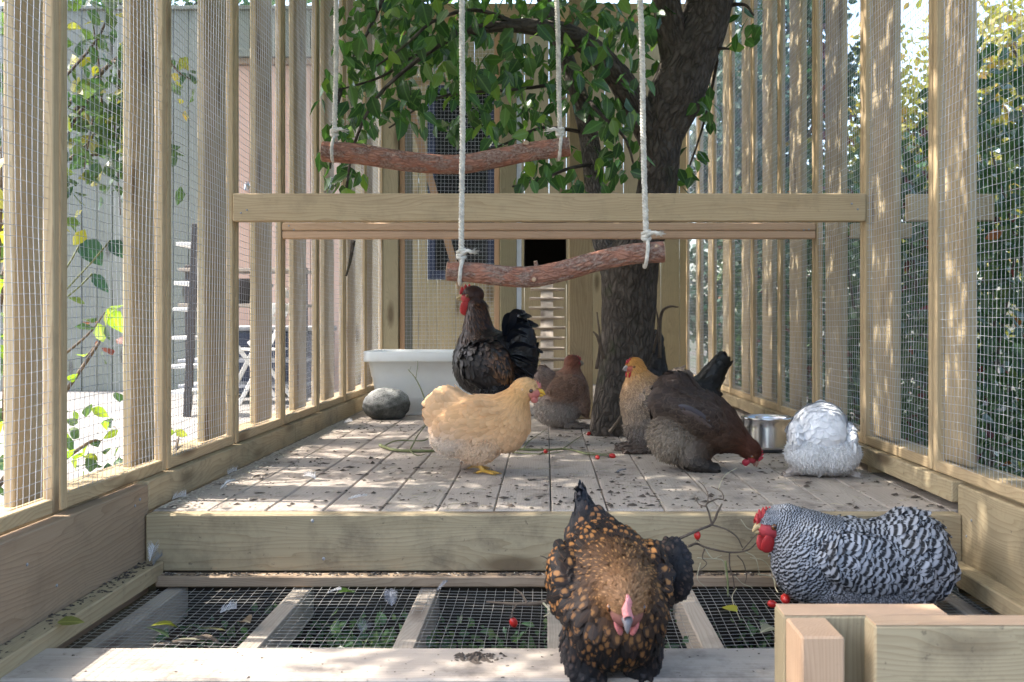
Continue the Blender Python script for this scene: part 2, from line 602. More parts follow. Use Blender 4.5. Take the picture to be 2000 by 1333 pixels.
M['leaf'] = m_leaf('pear_leaf', (0.025, 0.068, 0.027), (0.072, 0.160, 0.034), (0.17, 0.28, 0.05), 0.38, 0.24)
M['leafdark'] = m_leaf('hedge_leaf', (0.035, 0.080, 0.045), (0.065, 0.13, 0.05), (0.13, 0.18, 0.06), 0.3, 0.28)
M['leafhazel'] = m_leaf('shrub_leaf', (0.05, 0.085, 0.05), (0.09, 0.15, 0.04), (0.42, 0.38, 0.04), 0.4, 0.45)
M['leafbright'] = m_leaf('lime_leaf', (0.22, 0.36, 0.03), (0.30, 0.42, 0.04), (0.36, 0.40, 0.05), 0.5, 0.5)  # bright tone puts the glow of backlit leaves into the colour
M['leafyellow'] = m_leaf('autumn_leaf', (0.20, 0.20, 0.05), (0.26, 0.24, 0.07), (0.36, 0.22, 0.05), 0.45, 0.5)
M['leafred'] = m_leaf('red_leaf', (0.18, 0.025, 0.02), (0.10, 0.03, 0.025), (0.35, 0.12, 0.03), 0.4, 0.5)
M['leafdry'] = m_leaf('dry_leaf', (0.20, 0.20, 0.13), (0.30, 0.28, 0.20), (0.14, 0.10, 0.06), 0.2, 0.7)
M['leaffir'] = m_leaf('blue_green_leaf', (0.02, 0.06, 0.045), (0.03, 0.09, 0.055), (0.05, 0.11, 0.06), 0.2, 0.5)


# ------------------------------------------------------------------ leaves
def leaf_template(rows=5, width=0.62, fold=0.22, curl=0.25, tip=1.0):
    a = np.linspace(0, 1, rows)
    wv = width / 2 * (np.sin(math.pi * np.clip(a, 0, 1) ** 0.72) ** 0.8)
    wv[0] = 0.03; wv[-1] = 0.015 * tip
    V = []; f = []
    for i in range(rows):
        for b in (-1, 0, 1):
            V.append((a[i], b * wv[i], abs(b) * wv[i] * fold - curl * a[i] ** 2 * 0.5))
            f.append((a[i], b * wv[i] * 2, 0))
    Q = []
    for i in range(rows - 1):
        for j in range(2):
            k = i * 3 + j
            Q.append((k, k + 1, k + 4, k + 3))
    return np.array(V), np.array(Q), np.array(f)


LEAF = leaf_template()
LEAF4 = leaf_template(4)


def leaves_mesh(name, P, D, Nn, L, mat, tpl=LEAF4):
    """joined leaves: positions, directions, normals, lengths"""
    P = np.asarray(P, float); D = np.asarray(D, float); Nn = np.asarray(Nn, float); L = np.asarray(L, float)
    D = D / (np.linalg.norm(D, axis=1)[:, None] + 1e-9)
    S = np.cross(Nn, D); S /= np.linalg.norm(S, axis=1)[:, None] + 1e-9
    U = np.cross(D, S)
    V, Q, f = tpl
    n = len(P)
    X = P[:, None] + L[:, None, None] * (V[None, :, 0, None] * D[:, None] + V[None, :, 1, None] * S[:, None] + V[None, :, 2, None] * U[:, None])
    q = (Q[None] + (np.arange(n) * len(V))[:, None, None]).reshape(-1, 4)
    c = np.repeat(RNG.random((n, 3)), len(V), axis=0)
    m = MB().add(X.reshape(-1, 3), q, None, c, np.tile(f, (n, 1)))
    return m.mesh(name, mat)


_leafm = {}


def leaf_obj(p, d, nrm, L, mat, parent, name='leaf'):
    """one leaf object; meshes shared between leaves of one material"""
    if mat.name not in _leafm:
        _leafm[mat.name] = []
        for kk in range(4):
            V, Q, f = leaf_template(5, 0.55 + 0.06 * kk, 0.12 + 0.08 * kk, 0.1 + 0.16 * kk)
            _leafm[mat.name].append(MB().add(V, Q, None, np.full((len(V), 3), 0.0), f).mesh('leaf', mat))
    d = Vector(d).normalized(); nrm = Vector(nrm)
    s = nrm.cross(d)
    if s.length < 1e-4: s = d.orthogonal()
    s.normalize(); u = d.cross(s)
    m = Matrix((d, s, u)).transposed()
    o = link(name, random.choice(_leafm[mat.name]), parent, Vector(p) - parent.location, m.to_quaternion())
    o.scale = (L, L * random.uniform(0.85, 1.1), L)
    return o


def rdir(n, down=0.0, spread=1.0):
    d = RNG.standard_normal((n, 3)) * spread
    d[:, 2] -= down
    return d / np.linalg.norm(d, axis=1)[:, None]


# ------------------------------------------------------------------ wire
def wire_mesh(name, o, u, v, lu, lv, s=0.0229, r=0.0009, wav=0.0016, bulge=0.0, parent=None, seed=0, nrm=None):
    """welded wire netting in the plane o + a*u + b*v"""
    g = np.random.default_rng(seed)
    o = np.array(o, float); u = np.array(u, float); v = np.array(v, float)
    nn = np.cross(u, v) if nrm is None else np.array(nrm, float)
    mb = MB()
    ph = g.random(8) * 6.28

    def bend(A, B):
        d1 = wav * (np.sin(B * 5.1 + ph[0] + A * 3) + 0.6 * np.sin(B * 13 + ph[1]))
        d2 = wav * (np.sin(A * 9.2 + ph[2] + B * 2) + 0.5 * np.sin(A * 23 + ph[3] + B * 4))
        d3 = bulge * np.sin(np.pi * np.clip(A / lu, 0, 1)) * np.sin(np.pi * np.clip(B / lv, 0, 1)) + wav * 1.5 * np.sin(A * 7 + B * 6 + ph[4])
        return o + (A + d1)[..., None] * u + (B + d2)[..., None] * v + d3[..., None] * nn

    def lines(n, fixed_u):
        L = lv if fixed_u else lu
        seg = max(6, int(L / 0.07))
        t = np.linspace(0, L, seg)
        k = (np.arange(n) + 0.5) * s + g.standard_normal(n) * s * 0.02
        A, B = (k[:, None] + 0 * t, t + 0 * k[:, None]) if fixed_u else (t + 0 * k[:, None], k[:, None] + 0 * t)
        P = bend(A, B)
        e1 = u if fixed_u else v
        off = np.stack([e1 * r, -0.5 * e1 * r + 0.87 * nn * r, -0.5 * e1 * r - 0.87 * nn * r])
        V = P[:, :, None, :] + off[None, None]
        base = (np.arange(n)[:, None, None] * seg + np.arange(seg - 1)[None, :, None]) * 3
        j = np.arange(3)[None, None]; j2 = (j + 1) % 3
        Q = np.stack([base + j, base + j2, base + 3 + j2, base + 3 + j], -1).reshape(-1, 4)
        mb.add(V.reshape(-1, 3), Q)

    lines(int(lu / s), True)
    lines(int(lv / s), False)
    ob = mb.obj(name, M['wire'], parent)
    return ob


# ================================================================== SETTING
def sheet(name, x0, x1, y0, y1, z, mat, nx=40, amp=0.0, kind='structure', seed=1):
    X, Y = np.meshgrid(np.linspace(x0, x1, nx), np.linspace(y0, y1, nx), indexing='ij')
    g = np.random.default_rng(seed)
    Z = z + amp * (np.sin(X * 5 + 1) * np.cos(Y * 4.3) + g.standard_normal(X.shape) * 0.5)
    V = np.stack([X, Y, Z], -1).reshape(-1, 3)
    i = np.arange(nx - 1)[:, None] * nx + np.arange(nx - 1)[None]
    Q = np.stack([i, i + nx, i + nx + 1, i + 1], -1).reshape(-1, 4)
    return tag(MB().add(V, Q).obj(name, mat), kind=kind)


def m_ground():
    k = NT('garden_ground')
    p = k.objco(False)
    a = k.noise(p, 0.6, 5); b = k.noise(p, 18, 5)
    c = k.mix(k.ramp(a, 0.45, 0.6), (0.06, 0.05, 0.038), (0.045, 0.07, 0.025))
    c = k.mix(k.ramp(b, 0.4, 0.7), c, (0.03, 0.025, 0.02))
    k.base(c); k.rough(0.95); k.bump(b, 0.6, 0.02)
    return k.m
sheet('ground', -120, 120, -20, 220, -0.40, m_ground(), 60)
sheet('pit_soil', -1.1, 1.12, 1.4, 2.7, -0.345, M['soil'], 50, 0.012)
patio = MB()
V, Q, T = cham_box(9.0, 12.0, 0.25, 0.01)
patio = MB().add(V + np.array([-5.90, 6.3, -0.275]), Q, T).obj('patio', M['patio'], smooth=False)
tag(patio, kind='structure')

# deck -------------------------------------------------------------
deck = bpy.data.objects.new('deck', None); COL.objects.link(deck); tag(deck, kind='structure')
for i in range(15):
    x0 = -1.027 + i * 0.1487
    x1 = min(x0 + 0.1455, 1.13)
    dz = random.uniform(-0.0012, 0.0008)
    box('plank', (x0, 2.604 + random.uniform(0, 0.004), -0.028 + dz), (x1, 7.88, dz), 'y', M['deck'], deck, 0.003)

# step beam, batten, pit ---------------------------------------------
t = thing('step_beam', 'thick pale timber beam forming the front step of the deck', 'beam', (0, 2.58, -0.075))
box('timber', (-1.027, 2.556, -0.149), (1.065, 2.602, -0.003), 'x', M['beam'], t, 0.004)
for px, py in ((632, 1092), (1240, 1085), (610, 1018), (1805, 1040)):
    p = at(px, py, 2.555)
    MB().add(*ellipsoid((0, 0, 0), (0.0045, 0.002, 0.0045), 8, 5)).obj('screw_head', M['greymetal'], t, p - t.location)

pit = thing('floor_grating', 'wire netting floor stretched over wooden joists below the step', 'grating', (0, 2.2, -0.19))
wm = wire_mesh('wire_mesh', (-0.985, 1.86, -0.180), (1, 0, 0), (0, 1, 0), 2.03, 0.655, s=0.0229, r=0.0007, wav=0.0024, bulge=-0.010, parent=pit, seed=3)
wm.location = -pit.location
wm.data.materials[0] = M['floorwire']
for k in range(-1, 6):
    xj = -0.617 + 0.321 * k
    box('joist', (xj - 0.0225, 1.965, -0.262), (xj + 0.0225, 2.553, -0.1835), 'y', M['slat'], pit, 0.002)
box('rear_batten', (-0.985, 2.512, -0.178), (1.02, 2.554, -0.151), 'x', M['brown'], pit, 0.003)
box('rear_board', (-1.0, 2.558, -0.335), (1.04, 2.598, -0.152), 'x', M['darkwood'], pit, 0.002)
t = thing('front_beam', 'broad worn plank along the near edge of the wire floor', 'beam', (0, 1.87, -0.17))
box('timber', (-1.10, 1.785, -0.192), (0.95, 1.958, -0.150), 'x', M['deck'], t, 0.004)

for sx, X0, nm in ((-1, -1.03, 'left'), (1, 1.065, 'right')):
    lo, hi = (X0 - 0.04, X0) if sx < 0 else (X0, X0 + 0.04)
    t = thing('skirting_board', 'wide brown skirting plank under the %s netting wall, in front of the step' % nm, 'board', ((lo + hi) / 2, 2.0, -0.05))
    box('plank', (lo, 1.2, -0.21), (hi, 2.585, 0.070), 'y', M['brown'] if sx < 0 else M['beam'], t, 0.003)
    lo, hi = (X0 + 0.002, X0 + 0.052) if sx < 0 else (X0 - 0.052, X0 - 0.002)
    t = thing('side_rail', 'square timber rail along the %s edge of the wire floor' % nm, 'rail', ((lo + hi) / 2, 2.0, -0.14))
    box('timber', (lo, 1.2, -0.164), (hi, 2.552, -0.120), 'y', M['beam'], t, 0.003)

# side walls -----------------------------------------------------------
J = [1.552 + 0.609 * i for i in range(12)]
ZT = 2.62


def side_wall(sx, XF, ny, label):
    """sx=-1 left, 1 right; XF inner face of the frames"""
    t = thing('netting_wall', label, 'wall', (XF, 4.5, 0))
    xo = XF + sx * 0.024
    a, b = sorted((XF, xo))
    for i in range(ny):
        gp = random.uniform(0.004, 0.008)
        y0, y1 = J[i] + gp, J[i + 1] - gp
        pn = wire_mesh('wire_panel', (XF + sx * 0.010, y0 + 0.018, 0.098), (0, 1, 0), (0, 0, 1), y1 - y0 - 0.036, 2.48 - 0.098,
                       s=0.0229, r=0.00072, wav=0.0026, bulge=0.003, parent=t, seed=100 + i + (50 if sx > 0 else 0), nrm=(sx, 0, 0))
        pn.location = -t.location
        jj = random.uniform(-0.0015, 0.0015)
        pa, pb = a + jj, b + jj
        for ya, yb in ((y0, y0 + 0.026), (y1 - 0.026, y1)):
            box('stile', (pa, ya, 0.080), (pb, yb, 2.50), 'z', M['post'], None).parent = pn

        box('rail', (pa + 0.001, y0 + 0.027, 0.080), (pb - 0.001, y1 - 0.027, 0.111), 'y', M['post'], None).parent = pn
        box('rail', (pa + 0.001, y0 + 0.027, 2.470), (pb - 0.001, y1 - 0.027, 2.50), 'y', M['post'], None).parent = pn
    for i in range(ny + 1):
        if i == 0: continue
        dx = random.uniform(-0.004, 0.004)
        bw = random.uniform(0.232, 0.240)
        xa, xb = sorted((XF + sx * 0.112 + dx, XF + sx * 0.136 + dx))
        box('board', (xa, J[i] + 0.015, 0.084), (xb, J[i] + 0.015 + bw, ZT), 'z', M['board'], t, 0.003)
    zb = 0.0 if sx < 0 else 0.022
    xa, xb = sorted((XF - sx * 0.020, XF + sx * 0.20))
    y = 1.2
    xc, xd = sorted((XF + sx * 0.023, XF + sx * 0.20))
    box('base_beam', (xc, 1.2, -0.05), (xd, 2.586, 0.077), 'y', M['beam'], t, 0.003)
    y = 2.588
    for ye in ((4.1, 7.2) if sx < 0 else (5.3, 7.86)):
        box('base_beam', (xa, y, zb), (xb, ye - 0.002, 0.077), 'y', M['beam'], t, 0.003)
        y = ye
    if sx > 0:
        for yy in (3.25, 4.5, 5.7):
            box('block', (XF - 0.012, yy, 0.0005), (XF + 0.03, yy + 0.04, 0.021), 'y', M['post'], t, 0.001)
    xa, xb = sorted((XF + sx * 0.002, XF + sx * 0.11))
    box('top_plate', (xa, 1.2, 2.502), (xb, J[ny], 2.56), 'y', M['beam'], t)
    return t


def fix_panel_children(t):
    for pn in t.children:
        for c in pn.children:
            pass

side_wall(-1, -1.05, 9, 'left wall of wire netting panels with vertical boards outside, towards the patio')
side_wall(1, 1.07, 10, 'right wall of wire netting panels with vertical boards outside, towards the hedge')

# cross beams ------------------------------------------------------------
t = thing('cross_beam', 'wide pale beam spanning the run, nearer and higher of the two', 'beam', (0, 3.36, 0.875))
box('timber', (-1.048, 3.335, 0.828), (1.068, 3.378, 0.921), 'x', M['post'], t, 0.003)
box('beam_end', (1.212, 3.338, 0.830), (1.50, 3.375, 0.920), 'x', M['board'], t, 0.003)
t = thing('cross_beam', 'narrow cracked beam spanning the run just behind the wide beam', 'beam', (0, 3.98, 0.85))
box('lath', (-1.048, 3.955, 0.855), (1.068, 3.995, 0.886), 'x', M['pink'], t, 0.004)
box('lath', (-1.048, 3.957, 0.823), (1.068, 3.995, 0.8535), 'x', M['pink'], t, 0.004)
box('beam_end', (1.212, 3.958, 0.825), (1.45, 3.994, 0.884), 'x', M['board'], t, 0.003)

# ================================================================== BACK OF THE RUN
bw = thing('board_wall', 'back wall of olive vertical boards with a dark hatch and a blue window', 'wall', (0, 7.93, 0))
YB = 7.90
HX0, HX1, HZ0, HZ1 = -0.172, 0.160, 0.84, 1.33
WX0, WX1, WZ0, WZ1 = -0.94, -0.40, 0.833, 2.38
def seg(x0, x1, z0, z1):
    d = random.uniform(-0.003, 0.003)
    box('board', (x0, YB + d, z0), (x1, YB + 0.022 + d, z1), 'z', M['olive'], bw, 0.003)
xs = -1.60
cuts = sorted(set([-1.60] + [round(-1.60 + 0.1475 * i, 4) for i in range(1, 19)] + [1.12]))
edges = [HX0, HX1, WX0, WX1]
cuts = [c for c in cuts if all(abs(c - e) > 0.05 for e in edges)] + edges
cuts.sort()
for a, b in zip(cuts[:-1], cuts[1:]):
    m = (a + b) / 2
    if HX0 < m < HX1:
        seg(a, b - 0.003, 0.004, HZ0); seg(a, b - 0.003, HZ1, 2.9)
    elif WX0 < m < WX1:
        seg(a, b - 0.003, 0.004, WZ0); seg(a, b - 0.003, WZ1, 2.9)
    else:
        seg(a, b - 0.003, 0.004, 2.9)
# hatch: a dark nest box behind
hb = box('hatch', (HX0, YB + 0.55, HZ0 - 0.02), (HX1, YB + 0.57, HZ1 + 0.02), 'x', M['darkwood'], bw)
for lo, hi in (((HX0 - 0.02, YB + 0.03, HZ0 - 0.02), (HX0, YB + 0.56, HZ1 + 0.02)), ((HX1, YB + 0.03, HZ0 - 0.02), (HX1 + 0.02, YB + 0.56, HZ1 + 0.02)),
               ((HX0, YB + 0.03, HZ0 - 0.03), (HX1, YB + 0.55, HZ0 - 0.01)), ((HX0, YB + 0.03, HZ1), (HX1, YB + 0.55, HZ1 + 0.02))):
    box('hatch_side', lo, hi, 'y', M['darkwood'], bw)
wf = box('window', (WX0 + 0.002, YB - 0.012, WZ0 + 0.002), (WX0 + 0.062, YB + 0.03, WZ1 - 0.002), 'z', M['navy'], bw)
def wpart(nm, lo, hi, ax, mat):
    o = box(nm, lo, hi, ax, mat, None)
    o.parent = wf
    o.matrix_parent_inverse = (Matrix.Translation(bw.location) @ Matrix.LocRotScale(wf.location, wf.rotation_quaternion, None)).inverted()
wpart('frame_bar', (WX1 - 0.062, YB - 0.012, WZ0 + 0.002), (WX1 - 0.002, YB + 0.03, WZ1 - 0.002), 'z', M['navy'])
wpart('frame_bar', (WX0 + 0.063, YB - 0.012, WZ0 + 0.002), (WX1 - 0.063, YB + 0.03, WZ0 + 0.072), 'x', M['navy'])
wpart('frame_bar', (WX0 + 0.063, YB - 0.012, WZ1 - 0.072), (WX1 - 0.063, YB + 0.03, WZ1 - 0.002), 'x', M['navy'])
wpart('pane', (WX0 + 0.06, YB + 0.008, WZ0 + 0.07), (WX1 - 0.06, YB + 0.014, WZ1 - 0.07), 'x', M['glass'])

YD = 6.40
def post(lo, hi, label, mat):
    t = thing('post', label, 'post', ((lo[0] + hi[0]) / 2, (lo[1] + hi[1]) / 2, 0))
    box('timber', lo, hi, 'z', mat, t, 0.003)
post((-1.066, YD, 0.001), (-0.95, YD + 0.09, 2.44), 'brown corner post left of the netting door, behind the white tub', M['olive'])
post((-0.297, YD, 0.001), (-0.192, YD + 0.09, 2.44), 'olive post between the netting door and the dark hatch', M['olive'])
post((0.115, 5.08, 0.001), (0.237, 5.125, 2.44), 'flat upright post beside the tree trunk, right of the slatted ramp', M['post'])
t = thing('metal_strip', 'pale metal edging strip beside the olive post', 'strip', (-0.175, YD + 0.02, 0))
box('strip', (-0.190, YD + 0.005, 0.001), (-0.160, YD + 0.035, 2.44), 'z', M['galv'], t, 0.001)
t = thing('top_beam', 'beam across the top above the netting door', 'beam', (0, YD + 0.04, 2.49))
box('timber', (-1.07, YD, 2.442), (1.02, YD + 0.09, 2.54), 'x', M['post'], t)

door = thing('netting_door', 'wooden framed netting door with a diagonal brace, left of the ramp', 'door', (-0.62, YD + 0.05, 0))
box('stile', (-0.945, YD + 0.03, 0.02), (-0.915, YD + 0.065, 2.40), 'z', M['pink'], door)
box('stile', (-0.335, YD + 0.03, 0.02), (-0.302, YD + 0.065, 2.40), 'z', M['pink'], door)
for z0 in (0.02, 2.03, 2.36):
    box('rail', (-0.913, YD + 0.031, z0), (-0.337, YD + 0.064, z0 + 0.04), 'x', M['post'], door)
pn = wire_mesh('wire_mesh', (-0.913, YD + 0.027, 0.03), (1, 0, 0), (0, 0, 1), 0.575, 2.33, s=0.0245, r=0.0011, wav=0.0015, bulge=0.003, parent=door, seed=9, nrm=(0, -1, 0))
pn.location = -door.location
bar('brace', (-0.90, YD + 0.085, 1.95), (-0.48, YD + 0.085, 0.45), 0.045, 0.03, M['pink'], door)
# pale board just inside the door
t = thing('liner_board', 'pale upright board inside the netting door', 'board', (-0.89, 6.75, 0))
box('plank', (-0.985, 6.74, 0.001), (-0.905, 6.765, 2.4), 'z', M['greywood'], t)

ramp = thing('hen_ramp', 'sloping plank ramp with cross slats leading to the dark hatch', 'ramp', (0, 7.4, 0))
p0 = Vector((0.005, 6.95, 0.02)); p1 = Vector((0.005, 7.84, 0.86))
bar('plank', p0, p1, 0.095, 0.02, M['slat'], ramp, up=(0, -1, 1))
d = (p1 - p0).normalized(); nup = Vector((0, -1, 1)); nup = (nup - d * nup.dot(d)).normalized()
for k in range(11):
    c = p0 + (p1 - p0) * (0.06 + 0.088 * k) + nup * 0.0205
    o = link('slat', box_mesh('slat', (0.262, 0.016, 0.022), M['slat'], 0.002), ramp, c - ramp.location + Vector((random.uniform(-0.008, 0.008), 0, 0)),
             Matrix((Vector((1, 0, random.uniform(-0.03, 0.03))).normalized(), Vector((1, 0, 0)).cross(nup) * -1, nup)).transposed().to_quaternion())

# ================================================================== LEFT: PATIO AND BUILDING
gb = thing('garden_building', 'garden building clad in grey green and peach vertical boards beyond the patio', 'building', (-3.6, 9.45, -0.15))
for i in range(21):
    x0 = -5.95 + i * 0.1435
    if x0 > -2.97: break
    d = random.uniform(-0.004, 0.004)
    box('board', (x0, 9.4 + d, -0.149), (x0 + 0.139, 9.425 + d, 3.44), 'z', M['greywood'], gb, 0.004)
for i in range(11):
    x0 = -2.935 + i * 0.1435
    d = random.uniform(-0.003, 0.003)
    box('cladding', (x0, 9.41 + d, -0.149), (x0 + 0.139, 9.435 + d, 2.92), 'z', M['peach'], gb, 0.003)
    box('board', (x0, 9.4 + d, 3.06), (x0 + 0.139, 9.425 + d, 3.44), 'z', M['greywood'], gb, 0.003)
box('lintel', (-2.95, 9.33, 2.985), (-1.3, 9.44, 3.058), 'x', M['greywood'], gb)
box('gutter', (-2.95, 9.36, 2.925), (-1.3, 9.45, 2.980), 'x', M['brown'], gb)
box('coping', (-6.0, 9.37, 3.442), (-1.3, 9.50, 3.475), 'x', M['greywood'], gb)
# back wall body
box('wall_body', (-6.0, 9.46, -0.149), (-1.3, 9.60, 3.44), 'x', M['greywood'], gb)
lamp = thing('wall_tap', 'small metal fitting on the peach wall', 'tap', at(485, 365, 9.40))
MB().add(*ellipsoid((0, -0.03, 0), (0.035, 0.035, 0.05), 12, 8)).add(*tube([(0, 0.008, 0.02), (0, -0.05, 0.03), (0, -0.09, 0.0), (0, -0.095, -0.04)], 0.012, 8)[:2]).obj('body', M['steel'], lamp)

# step ladder
sl = thing('step_ladder', 'folding step ladder with dark side rail standing on the patio', 'ladder', at(375, 815, 6.8))
def lp(px, py, Y): return at(px, py, Y) - sl.location
for dy, (a, b) in ((0, ((365, 815), (383, 437))), (0.35, ((368, 800), (384, 450)))):
    bar('side_rail', at(*a, 6.8 + dy), at(*b, 6.8 + dy * 0.8), 0.05, 0.022, M['charcoal'], sl, up=(0, 1, 0))
    bar('rear_leg', at(a[0] + 30, a[1] + 12, 6.8 + dy), at(b[0] + 8, b[1] + 30, 6.8 + dy * 0.8), 0.042, 0.02, M['galv'], sl, up=(0, 1, 0))
for py in (480, 555, 605, 660, 715, 765):
    c = at(383 - (py - 437) * 0.045 + 2, py, 6.96)
    box('tread', (c[0] - 0.09, c[1] - 0.14, c[2] - 0.012), (c[0] + 0.10, c[1] + 0.14, c[2] + 0.012), 'y', M['whitepaint'], sl)
# leaning white strip
# storage box, chair, table by the peach wall
sb = thing('storage_box', 'navy blue storage box against the peach wall', 'box', at(500, 700, 8.6))
c = at(505, 697, 8.6)
box('body', (c[0] - 0.32, 8.6, -0.12), (c[0] + 0.55, 9.1, 0.42), 'x', M['navy'], sb, 0.015)
box('lid', (c[0] - 0.34, 8.58, 0.423), (c[0] + 0.57, 9.12, 0.47), 'x', M['greymetal'], sb, 0.012)
sh = thing('garden_shelf', 'slatted grey garden shelf standing on the patio by the peach wall', 'shelf', (-2.45, 8.2, -0.15))
for x in (-2.86, -2.02):
    for y in (7.9, 8.25):
        box('leg', (x, y, -0.149), (x + 0.04, y + 0.04, 0.95), 'z', M['charcoal'], sh)
for z in (-0.02, 0.18, 0.62, 0.9):
    for k in range(4):
        box('slat', (-2.90, 7.86 + k * 0.11, z), (-1.94, 7.95 + k * 0.11, z + 0.025), 'x', M['greymetal'] if z < 0.5 else M['slat'], sh)
for i, (px, Yp, r, hh, mm, lb) in enumerate(((478, 8.05, 0.10, 0.2, M['charcoal'], 'dark plant pot on the garden shelf, left one'), (512, 8.1, 0.08, 0.16, M['greymetal'], 'grey plant pot on the garden shelf, right one'))):
    x = (px - 1067) / F * Yp
    V, Q = lathe([(0.001, 0), (r * 0.75, 0), (r, hh), (r * 1.08, hh), (r * 1.08, hh - 0.02), (r * 0.9, hh - 0.02), (0.001, hh - 0.03)], 20)
    p_ = thing('plant_pot', lb, 'pot', (x, Yp, 0.646)); MB().add(V, Q).obj('body', mm, p_)
ch = thing('garden_chair', 'white folding garden chair on the patio beyond the netting', 'chair', (-2.05, 7.55, -0.15))
for y in (7.35, 7.72):
    bar('leg', (-2.38, y, -0.148), (-1.92, y, 0.75), 0.03, 0.02, M['whitepaint'], ch)
    bar('leg', (-1.92, y, -0.148), (-2.30, y, 0.35), 0.03, 0.02, M['whitepaint'], ch)
for k in range(5):
    box('seat_slat', (-2.36 + k * 0.075, 7.36, 0.285), (-2.30 + k * 0.075, 7.73, 0.30), 'y', M['whitepaint'], ch)
for k in range(3):
    z = 0.48 + k * 0.1
    x = -2.38 + (z + 0.15) / 0.9 * 0.46
    box('back_slat', (x - 0.008, 7.34, z), (x + 0.008, 7.75, z + 0.06), 'y', M['whitepaint'], ch)

# ================================================================== PEAR TREE
tree = thing('pear_tree', 'old pear tree growing through the deck with leafy branches', 'tree', (0.42, 4.4, 0))
TL = np.array(tree.location)


def limb(name, pts, radii, mat, n=40, sides=16, parent=tree, flare=0.0, seed=0, amp=0.035):
    P = spline(pts, n)
    R = np.interp(np.linspace(0, 1, n), np.linspace(0, 1, len(radii)), radii)
    T, N, B = frames(P)
    a = np.linspace(0, 2 * math.pi, sides, endpoint=False)
    g = np.random.default_rng(seed)
    ph = g.random(6) * 6.28
    s = np.concatenate([[0], np.cumsum(np.linalg.norm(np.diff(P, axis=0), axis=1))])
    rr = R[:, None] * (1 + amp * (np.sin(2 * a[None] + ph[0] + s[:, None] * 3) + np.sin(3 * a[None] + ph[1] - s[:, None] * 5) + 0.6 * np.sin(5 * a[None] + ph[2] + s[:, None] * 11)
                               + 0.8 * np.sin(s[:, None] * 9 + ph[3])) + g.standard_normal((n, sides)) * amp * 0.35)
    if flare: rr *= 1 + flare * np.exp(-s[:, None] / 0.12) * (1 + 0.35 * np.sin(4 * a[None] + 1))
    V = P[:, None] + rr[..., None] * (np.cos(a)[None, :, None] * N[:, None] + np.sin(a)[None, :, None] * B[:, None])
    f = np.stack([s[:, None] + 0 * a, np.cos(a)[None] * R[:, None], np.sin(a)[None] * R[:, None]], -1)
    i = np.arange(n - 1)[:, None] * sides; j = np.arange(sides)[None]; j2 = (j + 1) % sides
    Q = np.stack([i + j, i + j2, i + sides + j2, i + sides + j], -1).reshape(-1, 4)
    V = V.reshape(-1, 3); f = f.reshape(-1, 3)
    V = np.vstack([V, P[:1], P[-1:]]); f = np.vstack([f, [[0, 0, 0]], [[s[-1], 0, 0]]])
    tr = []
    for k in range(sides):
        tr += [(n * sides, (k + 1) % sides, k), (n * sides + 1, (n - 1) * sides + k, (n - 1) * sides + (k + 1) % sides)]
    off = np.array(parent.location) if parent else 0
    return MB().add(V - off, Q, tr, None, f).obj(name, mat, parent)


YT = 4.40
def A(px, py, Y=YT): return np.array(at(px, py, Y))
limb('trunk', [A(1203, 868), A(1208, 800), A(1222, 700), A(1228, 600), A(1236, 500), A(1272, 420), A(1285, 350), A(1292, 270), A(1318, 190), A(1348, 110), A(1378, 40), A(1400, -60), A(1430, -220)],
     [0.105, 0.108, 0.112, 0.122, 0.125, 0.098, 0.09, 0.092, 0.12, 0.115, 0.105, 0.095, 0.08], M['bark'], 90, 28, flare=0.22, seed=4, amp=0.028)
limb('branch', [A(1215, 560, 4.38), A(1182, 470, 4.40), A(1162, 360, 4.46), A(1148, 260, 4.5), A(1122, 160, 4.5), A(1085, 60, 4.5), A(1040, -60, 4.5)], [0.07, 0.055, 0.046, 0.043, 0.04, 0.036, 0.03], M['bark2'], 50, 16, seed=5)
limb('branch', [A(1275, 270), A(1232, 190, 4.33), A(1190, 130, 4.28), A(1120, 70, 4.2), A(1020, 50, 4.1), A(900, 60, 4.05)], [0.07, 0.062, 0.055, 0.04, 0.028, 0.016], M['bark'], 50, 14, seed=6)
limb('branch', [A(1330, 160), A(1312, 70, 4.35), A(1300, -20, 4.3), A(1290, -150, 4.3)], [0.07, 0.065, 0.06, 0.05], M['bark'], 30, 14, seed=7)
twigs = [
    [A(1122, 160, 4.5), A(1010, 175, 4.4), A(860, 190, 4.3), A(760, 250, 4.2)],
    [A(1085, 70, 4.5), A(960, 60, 4.4), A(830, 100, 4.3), A(745, 150, 4.2), A(665, 175, 4.1)],
    [A(1020, 50, 4.1), A(930, 20, 4.0), A(850, 40, 3.95), A(790, 90, 3.9), A(735, 130, 3.9)],
    [A(900, 60, 4.05), A(800, 130, 4.0), A(730, 200, 3.95), A(690, 290, 3.95), A(675, 380, 3.95)],
    [A(1148, 260, 4.5), A(1060, 250, 4.4), A(990, 280, 4.3), A(930, 300, 4.3)],
    [A(1162, 320, 4.46), A(1110, 330, 4.35), A(1060, 350, 4.3), A(1000, 365, 4.3)],
    [A(1122, 160, 4.5), A(1170, 220, 4.2), A(1220, 270, 4.15), A(1240, 330, 4.2)],
    [A(1385, 100, 4.4), A(1410, 95, 4.35), A(1424, 96, 4.3)],
    [A(1390, 95, 4.36), A(1400, 115, 4.4), A(1398, 135, 4.5), A(1375, 240, 4.6), A(1345, 330, 4.6)],
    [A(1425, 10, 4.4), A(1455, 10, 4.3), A(1472, 30, 4.25)],
    [A(665, 175, 4.1), A(650, 250, 4.0), A(645, 330, 4.0)],
    [A(760, -30, 4.2), A(720, 60, 4.1), A(690, 110, 4.0)],
    [A(690, 470, 4.6), A(684, 510, 4.6), A(676, 540, 4.6)],
]
